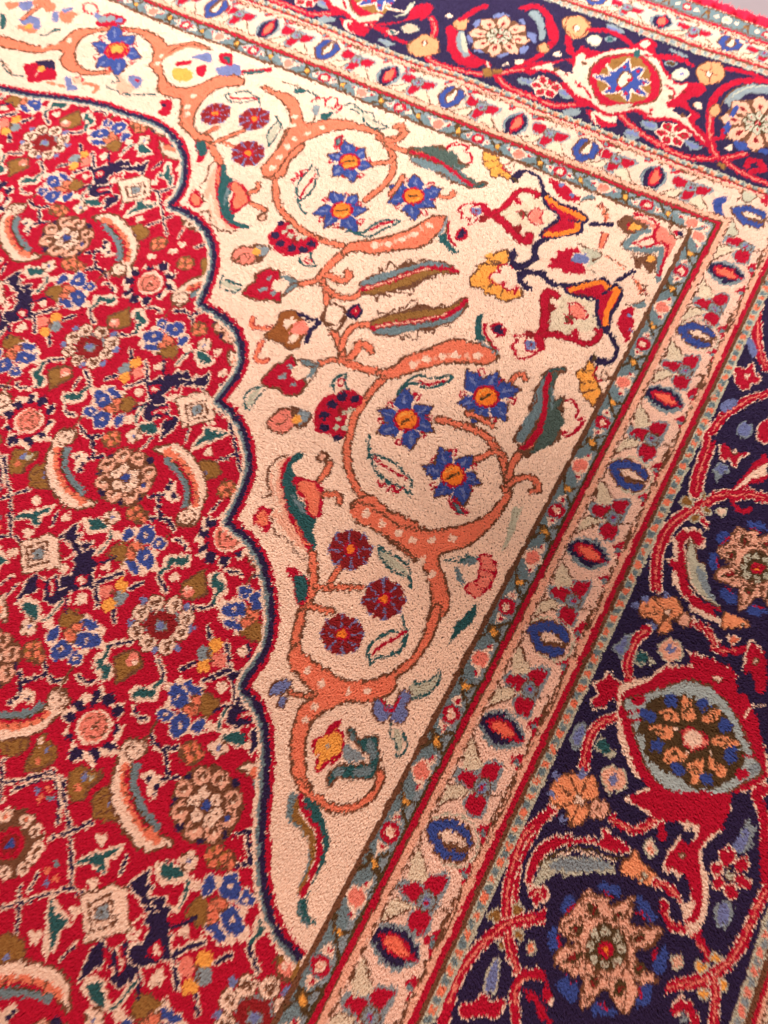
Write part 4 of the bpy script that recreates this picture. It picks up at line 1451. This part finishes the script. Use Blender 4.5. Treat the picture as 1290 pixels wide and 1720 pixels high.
# ---- inner narrow band (slate ground), -0.27 .. 0
Z = (D >= -.29) & (D < 0)
LAB[Z] = C['t']
LAB[(D >= -.10) & (D < 0)] = C['a']
m = Z & (((D + .27) < .03)); LAB[m] = C['w']
m = Z & (D > -.255) & (D < -.245); LAB[m] = C['t']
m = Z & (D > -.055) & (D < -.03) ; LAB[m] = C['k']
per = 1.17
def bandpt(a, d, right):
    if right: return (d, -a)
    dy = np.interp(d, [-9, 0, .69, .855, 2.92, 3.06, 3.56, 3.84, 4.0], [-9, 0, .67, .76, 2.70, 2.82, 3.32, 3.6, 3.8])
    return (-a, dy)
def bpoly(pts, a0, right): return np.array([bandpt(a0 + p[0], p[1], right) for p in pts])
for right in (True, False):
    MASK = Z & (RIGHT == right)
    for n in range(-1, 11):
        a = .88 + n * per
        dc = -.145
        # red ring flower
        disk(bandpt(a, dc, right), 4.3, C['r']); disk(bandpt(a, dc, right), 2.1, C['c']); disk(bandpt(a, dc, right), 0.9, C['p'])
        for s in (-1, 1):
            fill(bpoly([(.10 * s, dc - .07), (.21 * s, dc - .01), (.10 * s, dc + .06)], a, right), C['c'])
            disk(bandpt(a + .135 * s, dc, right), 1.0, C['r'])
        # pink disc
        a2 = a + per / 2
        disk(bandpt(a2, dc, right), 4.6, C['c']); disk(bandpt(a2, dc, right), 3.7, C['q'])
        for s in (-1, 1):
            fill(bpoly([(.09 * s, dc - .02), (.19 * s, dc + .05), (.12 * s, dc + .08), (.08 * s, dc + .04)], a2, right), C['c'])
            disk(bandpt(a2 + .14 * s, dc + .03, right), 1.0, C['r'])
        # slanting brown leaves with gold hearts
        for s in (-1, 1):
            e = .012
            aa = a + .285 * s
            fill(bpoly([(-.05 * s - .03, dc - .10), (.0, dc - .07), (.03 * s + .05, dc + .05), (.07 * s, dc + .11), (-.04, dc + .04)], aa, right), C['k'])
            stroke(bpoly([(-.15 * s, dc + .09), (-.05 * s, dc + .0), (.03 * s, dc - .05), (.12 * s, dc - .10)], aa, right), 1.6, C['k'])
            fill(bpoly([(-.05, dc - .05), (.0, dc - .04), (.04, dc + .03), (-.01, dc + .05)], aa, right), C['h'])
            disk(bandpt(aa, dc, right), 1.5, C['y'])
MASK = None
# ---- lines and guard band
def zone(a, b, ch): LAB[(D >= a) & (D < b)] = C[ch]
def wob(a): return .012 * np.sin(a * 37) + .01 * np.sin(a * 61 + 1)
# inner guard: 0 .. .69
zone(0, .70, 'P')
zone(-.019, .019, 'r'); zone(.019, .036, 'w')
LAB[(D > .042) & (D < .10)] = C['p']
dd = D - wob(A)
LAB[(dd > .105) & (dd < .125)] = C['w']
LAB[(dd > .60) & (dd < .62)] = C['w']; LAB[(dd > .62) & (D < .67)] = C['p']
zone(.680, .72, 'r'); zone(.72, .765, 'w')
# outer guard
zone(3.06, 3.60, 'P'); zone(3.02, 3.06, 'w'); zone(3.06, 3.11, 'r'); LAB[(dd > 3.13) & (dd < 3.15)] = C['w']; zone(3.10, 3.125, 'p')
LAB[(dd > 3.50) & (dd < 3.52)] = C['w']; zone(3.52, 3.54, 'p'); zone(3.54, 3.59, 'r')
zone(3.59, 3.86, 't'); zone(3.60, 3.63, 'w'); zone(3.83, 3.86, 'w')
# checked stripes
for lo, hi, inner in ((.765, .865, 1), (2.92, 3.02, 0)):
    z = (D >= lo) & (D < hi)
    mid = (lo + hi) / 2 + (-.008 if inner else .008)
    ph = (A / .155) % 1
    LAB[z] = C['l']
    q = z & (np.abs(D - mid) < .034) & (np.abs(ph - .25) < .19); LAB[q] = C['s' if inner else 'q']
    q = z & (np.abs(D - mid) < .034) & (np.abs(ph - .75) < .19); LAB[q] = C['t' if inner else 'a']
# ---- main border ground
zone(.865, 2.92, 'n')
BORD = (D >= .865) & (D < 2.92)
# guard motifs
tri_o = toplane(np.array([(695, 1050), (890, 920), (970, 730), (805, 755)]) / 3.225 + (600, 1000))
R_P = [(1218.7,456),(1169,558.6),(1121,673),(1057.4,797.8),(997,935.8),(920,1074),(849.6,1234),(752,1411.5),(662,1596)]
T_P = [(1097.8,293),(980,253),(863.6,206.2),(753.5,164),(649,124),(543.4,85.3),(445.7,46.5),(356.6,12.4)]
aR = [-p[1] for p in toplane(R_P)]; aT = [-p[0] for p in toplane(T_P)]
aR += [aR[-1] + k * 1.0 for k in range(1, 5)]; aT += [aT[-1] + k * .96 for k in range(1, 6)]
trel = tri_o[0] - tri_o[3]
def gstamp(name, a, d, right, mid_d, scale=1.0, fl=''):
    if right: tf = lambda P: flip(P, fl) * (scale, 1) + (d, -a)
    else: tf = lambda P: (flip(P, fl) * (scale, 1))[:, ::-1] * (.97, 1) + bandpt(a, d, False)
    ops_run(STAMP[name], tf)
def guardrow(lst, right, d0, kinds, sc, fl, mask):
    global MASK
    MASK = mask & (RIGHT == right)
    f = -1 if 'x' in fl else 1
    for n, a in enumerate(lst):
        dm = d0
        nm = kinds[n % 2]
        for q, (bx, by) in (('trio', tri_o[0]), ('trioleaf', tri_o[0]), ('edge', tri_o[0]), ('tri', tri_o[1]), ('tri2', tri_o[2])):
            gstamp(q, a - (by - tri_o[3][1]), dm + f * (bx - tri_o[3][0]) * sc, right, 0, sc, fl)
        gstamp(nm, a, dm, right, 0, sc, fl)
    MASK = None
GM = (D > .13) & (D < .66)
guardrow(aR, True, .345, ('oval', 'lozenge'), 1, '', GM)
guardrow(aT, False, .345, ('oval', 'lozenge'), 1, '', GM)
# corner of the guard
MASK = GM
for right, a in ((True, aR[0] - 1.0), (False, aT[0] - 1.0)):
    MASK = GM & (RIGHT == right) & (A > .12)
    for q, (bx, by) in (('trio', tri_o[0]), ('trioleaf', tri_o[0]), ('edge', tri_o[0]), ('tri2', tri_o[2])):
        gstamp(q, a - (by - tri_o[3][1]), .345 + (bx - tri_o[3][0]), right, 0)
MASK = GM
c = toplane([(1260.5, 363), (1212, 347)])
ops_run(STAMP['lozenge'], lambda P: P * (1.0, 1) + c[0])
fill(toplane(np.array([(830, 170), (930, 140), (940, 180), (890, 240), (920, 330), (870, 345), (820, 240)]) / 5.16 + (1040, 300)), C['b'])
parse("""@1040,300,5.16
o w l 7 920,430 980,350 1010,400 1040,470 1000,490 930,480
o w l 7 1080,100 1150,110 1200,150 1110,200 1070,180
l w 7 1040,180 1060,120 1080,90
f r 1240,150 1290,140 1290,230 1240,200""")
MASK = None
GO = (D > 3.155) & (D < 3.50)
guardrow(list(np.arange(-3.0, 12, 1.0) - .02), False, 3.31, ('lozenge', 'oval'), .68, '', GO)
guardrow(list(np.arange(-3.2, 12, 1.0)), True, 3.31, ('oval', 'lozenge'), .68, '', GO)
for right in (True, False):
    MASK = (D > 3.64) & (D < 3.82) & (RIGHT == right)
    for n in range(-6, 22):
        a = n * per / 2
        disk(bandpt(a, 3.73, right), 3.6, C['r' if n % 2 else 'c']); disk(bandpt(a, 3.73, right), 2.0, C['c' if n % 2 else 'p'])
        for s in (-1, 1):
            disk(bandpt(a + .14 * s, 3.73, right), 1.8, C['c']); stroke(bpoly([(.24 * s, 3.65), (.31 * s, 3.8)], a, right), 1.6, C['w'])
            disk(bandpt(a + .275 * s, 3.73, right), 1.2, C['h'])
MASK = None
# ---- main border motifs
BR = toplane([(1166, 1242), (1025, 1590), (839, 56), (1051, 130)])
PB = 3.80
def border(mask, ks, home, jobs, ax):
    global MASK
    for k in ks:
        MASK = mask & ~home
        for nm, x, y in jobs: place(nm, x + (k * PB if ax == 0 else 0), y + (k * PB if ax else 0))
    LAB[mask & home] = C['n']
    MASK = mask & home
    for nm, x, y in jobs: place(nm, x, y)
_v = np.stack([GX, GY, np.ones_like(GX)], -1) @ HM.T
SEEN = (_v[..., 2] > .5) & (np.abs(_v[..., 0] / _v[..., 2] - 645) < 665) & (np.abs(_v[..., 1] / _v[..., 2] - 860) < 880)
del _v
border(BORD & RIGHT, (-2, -1, 1, 2, 0), SEEN & (GY > -9.8),
       [('vines', *BR[0]), ('rosy', BR[1][0], BR[1][1] + PB), ('rosy', *BR[1]), ('palmr', *BR[0])], 1)
border(BORD & ~RIGHT, (-3, -2, -1, 1, 0), SEEN & (GX > -5.5),
       [('topv', *BR[2]), ('topv2', *BR[3]), ('rosc', *BR[2]), ('palmc', *BR[3])], 0)
# beyond what was charted the border repeats itself about its own middle line
c2 = 2 * 1.87
JJ, II = np.nonzero(BORD & ~SEEN & (LAB == C['n']) & RIGHT)
LAB[JJ, II] = LAB[JJ, np.clip(np.rint((c2 - GX[JJ, II] - X0) / K - .5).astype(int), 0, NX - 1)]
MASK = BORD
parse(CHART_CORNER)
MASK = None

# hand knotting never follows the drawing exactly: outlines step and fray along the pile
def fray():
    bw, bh = 2, 5
    c = np.arange(NX)[None, :] // bw; r = (np.arange(NY)[:, None] + 2 * (c % 3)) // bh
    nr, nc = NY // bh + 4, NX // bw + 2
    sy = np.rint(0.8 * frng.standard_normal((nr, nc))).astype(int)[r, c]
    sx = np.rint(0.35 * frng.standard_normal((nr, nc))).astype(int)[r, c]
    jj = np.clip(np.arange(NY)[:, None] + sy, 0, NY - 1); ii = np.clip(np.arange(NX)[None, :] + sx, 0, NX - 1)
    return LAB[jj, ii]
LAB = fray()
# ---------------------------------------------------------------- wool colours (albedo)
def lin(h):
    v = np.array([int(h[i:i + 2], 16) for i in (0, 2, 4)]) / 255.
    return np.where(v <= .04045, v / 12.92, ((v + .055) / 1.055) ** 2.4)
WOOL = dict(r=(.49, .004, .031), c=(.87, .665, .50), n=(.027, .016, .062), b=(.046, .085, .31), g=(.026, .115, .115), t=(.18, .26, .27),
            o=(.85, .26, .03), s=(.80, .235, .125), w=(.18, .075, .035), k=(.095, .055, .02), m=(.29, .015, .018), y=(.86, .42, .08),
            v=(.19, .23, .43), p=(.82, .47, .32), l=(.55, .54, .40), a=(.27, .33, .34), h=(.32, .16, .038), j=(.86, .20, .11),
            q=(.82, .27, .19), i=(.86, .37, .17), e=(.42, .50, .47), B=(.33, .11, .025), E=(.74, .63, .45),
            G=(.085, .13, .105), P=(.85, .60, .455))
ALB = np.array([WOOL[ch] for ch in YMOD])
ALB = np.clip(ALB, 0.004, .9)

def wool_material():
    m = bpy.data.materials.new('wool_pile'); m.use_nodes = True
    nt = m.node_tree; n = nt.nodes; p = n['Principled BSDF']
    a = n.new('ShaderNodeAttribute'); a.attribute_name = 'dye'
    tc = n.new('ShaderNodeTexCoord'); no = n.new('ShaderNodeTexNoise'); no.inputs['Scale'].default_value = 900
    no.inputs['Detail'].default_value = 3
    mp = n.new('ShaderNodeMapRange'); mp.inputs[3].default_value = .9; mp.inputs[4].default_value = 1.1
    mx = n.new('ShaderNodeMix'); mx.data_type = 'RGBA'; mx.blend_type = 'MULTIPLY'; mx.inputs[0].default_value = 1
    nt.links.new(tc.outputs['Object'], no.inputs['Vector']); nt.links.new(no.outputs[0], mp.inputs[0])
    nt.links.new(a.outputs['Color'], mx.inputs[6]); nt.links.new(mp.outputs[0], mx.inputs[7])
    nt.links.new(mx.outputs[2], p.inputs['Base Color'])
    ge = n.new('ShaderNodeNewGeometry'); va = n.new('ShaderNodeVectorMath'); va.operation = 'ADD'; va.inputs[1].default_value = (0, -.15, 1.35)
    vn = n.new('ShaderNodeVectorMath'); vn.operation = 'NORMALIZE'      # a tuft is a bundle of fibres standing up, not a hard facet
    nt.links.new(ge.outputs['Normal'], va.inputs[0]); nt.links.new(va.outputs[0], vn.inputs[0]); nt.links.new(vn.outputs[0], p.inputs['Normal'])
    p.inputs['Roughness'].default_value = .75; p.inputs['Specular IOR Level'].default_value = .18
    p.inputs['Sheen Weight'].default_value = .10; p.inputs['Sheen Roughness'].default_value = .4
    return m
WOOLM = wool_material()
def flat_material(name, col, rough=.8, scale=60, amt=.12):
    m = bpy.data.materials.new(name); m.use_nodes = True
    nt = m.node_tree; n = nt.nodes; p = n['Principled BSDF']; p.inputs['Roughness'].default_value = rough
    no = n.new('ShaderNodeTexNoise'); no.inputs['Scale'].default_value = scale; no.inputs['Detail'].default_value = 6
    tc = n.new('ShaderNodeTexCoord'); nt.links.new(tc.outputs['Object'], no.inputs['Vector'])
    r = n.new('ShaderNodeValToRGB'); nt.links.new(no.outputs[0], r.inputs[0])
    r.color_ramp.elements[0].position = .3; r.color_ramp.elements[1].position = .7
    r.color_ramp.elements[0].color = (*[c * (1 - amt) for c in col], 1); r.color_ramp.elements[1].color = (*[min(c * (1 + amt), 1) for c in col], 1)
    nt.links.new(r.outputs[0], p.inputs['Base Color'])
    b = n.new('ShaderNodeBump'); b.inputs['Strength'].default_value = .2; b.inputs['Distance'].default_value = .001
    nt.links.new(no.outputs[0], b.inputs['Height']); nt.links.new(b.outputs[0], p.inputs['Normal'])
    return m

rug = bpy.data.objects.new('carpet', None); SC.collection.objects.link(rug)
rug.location = (-.35, -.35, -0.011)
rug['label'] = 'red, cream and navy hand knotted floral wool carpet lying on the grey floor'
rug['category'] = 'carpet'
bpy.context.view_layer.update()
def link_part(name, me, mat, label=None):
    o = bpy.data.objects.new(name, me); SC.collection.objects.link(o); me.materials.append(mat)
    o.parent = rug; o.matrix_parent_inverse = Matrix.Translation(rug.location).inverted()
    if label: o['label'] = label
    return o
def undulate(x, y):                    # the pile is never dead level (metres)
    return (.0011 * np.sin(x * 21 + 1.3 * np.sin(y * 13)) + .0009 * np.sin(y * 27 + 1.7 * np.sin(x * 17 + 2)) + .0004 * np.sin(x * 83 + y * 57) - .001)

P_LEN = .0068
SUMS = {}
def pile(name, mask, label=None, length=P_LEN, shag=0.):
    jj, ii = np.nonzero(mask)
    x = X0 + (ii + .5) * K; y = Y0 + (jj + .5) * K
    v = np.c_[x, y, np.ones(len(x))] @ HM.T; u = v[:, 0] / v[:, 2]; vv = v[:, 1] / v[:, 2]
    ok = v[:, 2] > .5
    view = ok & (u > -60) & (u < 1350) & (vv > -60) & (vv < 1790)
    near = np.ones(len(x), bool)
    lab = LAB[jj, ii]
    tone = KN[jj, ii]
    sets = []
    for s in range(NS):
        sel = view if s else near
        sets.append(np.c_[x, y, lab, tone, jj, ii][sel])
    Q = np.concatenate(sets); n = len(Q)
    if n == 0: return None
    r = rng.random((n, 10), dtype=np.float32)
    sh = KS[Q[:, 4].astype(int), Q[:, 5].astype(int)]               # every knot of wool leans a little its own way
    px = (Q[:, 0] + (r[:, 0] - .5) * K * 1.15 + sh * K * .25) * U; py = (Q[:, 1] + (r[:, 1] - .5) * K * 1.15 + sh * K) * U
    h = length * (.945 + .08 * r[:, 2]) + shag * (r[:, 3] - .5)
    zt = undulate(px, py) + (h - length)
    kk = K * U
    lx = (r[:, 4] - .5) * .0016; ly = .0024 + (r[:, 5] - .5) * .0018     # root lies up-pile from the tip
    cx = px + lx; cy = py + ly
    rad = kk * (.80 + .28 * r[:, 6]); a0 = r[:, 7] * 2.094
    co = np.empty((n, 4, 3), np.float32)
    for k in range(3):
        a = a0 + k * 2.0944
        co[:, k, 0] = cx + rad * np.cos(a); co[:, k, 1] = cy + rad * np.sin(a); co[:, k, 2] = zt - h
    co[:, 3, 0] = px; co[:, 3, 1] = py; co[:, 3, 2] = zt
    # blunt the tuft: wider shoulders just under the tip come from the overlap of neighbours
    me = bpy.data.meshes.new(name)
    me.vertices.add(n * 4); me.vertices.foreach_set('co', co.ravel())
    f = np.array([[0, 1, 3], [1, 2, 3], [2, 0, 3]], np.int32)
    F = (np.arange(n, dtype=np.int32)[:, None, None] * 4 + f[None]).reshape(-1)
    me.loops.add(len(F)); me.loops.foreach_set('vertex_index', F)
    nf = n * 3
    me.polygons.add(nf); me.polygons.foreach_set('loop_start', np.arange(nf, dtype=np.int32) * 3)
    me.polygons.foreach_set('use_smooth', np.ones(nf, bool))
    at = me.color_attributes.new('dye', 'BYTE_COLOR', 'POINT')
    col = ALB[Q[:, 2].astype(int)] * (Q[:, 3] * (.95 + .1 * r[:, 8]))[:, None]
    c4 = np.ones((n, 4, 4), np.float32); c4[:, :, :3] = np.clip(col, 0, 1)[:, None, :]
    at.data.foreach_set('color', c4.ravel())
    me.update()
    return link_part(name, me, WOOLM, label)
NS = 2
JAG = .35
# dye differs a little from knot to knot and from row to row, as in hand-spun wool
KN = 1 + .022 * rng.standard_normal((NY, NX)) + .018 * rng.standard_normal((NY, 1))
_r = np.arange(NY) * K
KN += (.022 * np.sin(_r * 2.1 + 1) + .018 * np.sin(_r * 7.3))[:, None]
KN = np.clip(KN, .78, 1.2)
KS = np.clip(JAG * rng.standard_normal((NY, NX)), -1.3, 1.3)
pile('red_field', FIELD, 'red field covered with small flowers, leaves and cream blossoms')
pile('corner_spandrel', SPAN, 'cream corner with salmon scrolling vines and blue flowers')
pile('inner_narrow_band', (D >= -.27) & (D < -.0), 'narrow grey green band with small red and pink flowers')
pile('inner_guard_border', (D >= 0) & (D < .765), 'cream guard border of red trefoils between blue lozenges and red ovals')
pile('inner_checked_stripe', (D >= .765) & (D < .865), 'thin stripe of salmon and grey checks')
pile('main_border', BORD, 'wide navy border with large rosettes, palmettes and red vines')
pile('outer_checked_stripe', (D >= 2.92) & (D < 3.02))
pile('outer_guard_border', (D >= 3.02) & (D < 3.59), 'cream outer guard border of lozenges and ovals')
pile('outer_narrow_band', (D >= 3.59) & (D < 3.86))
# ---- foundation under the pile: a thin slab of cotton warps and wefts
def slab(name, x0, y0, x1, y1, z0, z1, mat, label=None, parent=True):
    me = bpy.data.meshes.new(name)
    V = [(x0, y0, z0), (x1, y0, z0), (x1, y1, z0), (x0, y1, z0), (x0, y0, z1), (x1, y0, z1), (x1, y1, z1), (x0, y1, z1)]
    me.from_pydata(V, [], [(3, 2, 1, 0), (4, 5, 6, 7), (0, 1, 5, 4), (1, 2, 6, 5), (2, 3, 7, 6), (3, 0, 4, 7)]); me.update()
    if parent: return link_part(name, me, mat, label)
    o = bpy.data.objects.new(name, me); SC.collection.objects.link(o); me.materials.append(mat); return o
# colours of the carpet below and beyond the modelled knots: the same chart on a coarse sheet
slab('foundation', X0 * U, Y0 * U, X1 * U, Y1 * U, -.0108, -.0085, flat_material('cotton', (.22, .13, .09)))
# red overcast edge of shaggy wool along the top and the right side
def selvedge():
    n = 200000
    r = rng.random((n, 8))
    L1 = (X1 - X0); L2 = (Y1 - Y0)
    t = r[:, 0] * (16.3 + 16.1)
    side = t < 16.3
    d = r[:, 1] * .14
    x = np.where(side, X1 + .05 - t, X1 - .03 + d); y = np.where(side, Y1 - .03 + d + .0 * t, Y1 + .05 - (t - 16.3))
    px, py = x * U, y * U
    b = np.sqrt(np.clip(1 - ((d - .07) / .08) ** 2, 0, 1))
    zt = -.0095 + .0075 * b + (r[:, 2] - .5) * .0015
    long_ = r[:, 6] < .03
    out = np.where(long_, .009 * r[:, 7], .0016 * np.sin(t * 23) + .001 * np.sin(t * 61))
    tx = px + (r[:, 3] - .5) * .003 + np.where(side, 0, out); ty = py + (r[:, 4] - .5) * .003 + np.where(side, out, 0)
    co = np.empty((n, 4, 3), np.float32); a0 = r[:, 5] * 2.1
    for k in range(3):
        co[:, k, 0] = px + .0009 * np.cos(a0 + k * 2.0944); co[:, k, 1] = py + .0009 * np.sin(a0 + k * 2.0944); co[:, k, 2] = zt - .004
    co[:, 3, 0] = tx; co[:, 3, 1] = ty; co[:, 3, 2] = zt
    co[:, :, 2] = np.maximum(co[:, :, 2], -.0108)
    me = bpy.data.meshes.new('selvedge')
    f = np.array([[0, 1, 3], [1, 2, 3], [2, 0, 3]])
    me.vertices.add(n * 4); me.vertices.foreach_set('co', co.ravel())
    F = (np.arange(n)[:, None, None] * 4 + f[None]).reshape(-1).astype(np.int32)
    me.loops.add(len(F)); me.loops.foreach_set('vertex_index', F)
    me.polygons.add(n * 3); me.polygons.foreach_set('loop_start', np.arange(n * 3, dtype=np.int32) * 3)
    at = me.color_attributes.new('dye', 'BYTE_COLOR', 'POINT')
    c4 = np.ones((n, 4, 4), np.float32); c4[:, :, :3] = (ALB[0] * 1.15)[None, None] * (.85 + .3 * r[:, 7])[:, None, None]
    at.data.foreach_set('color', np.clip(c4, 0, 1).ravel()); me.update()
    link_part('overcast_edge', me, WOOLM, 'bright red shaggy overcast edge')
selvedge()
fl = slab('floor', -3, -3, 3, 3, -.030, -.011, flat_material('grey_floor', (.15, .14, .15), .55, 30, .05), parent=False)
fl['kind'] = 'structure'
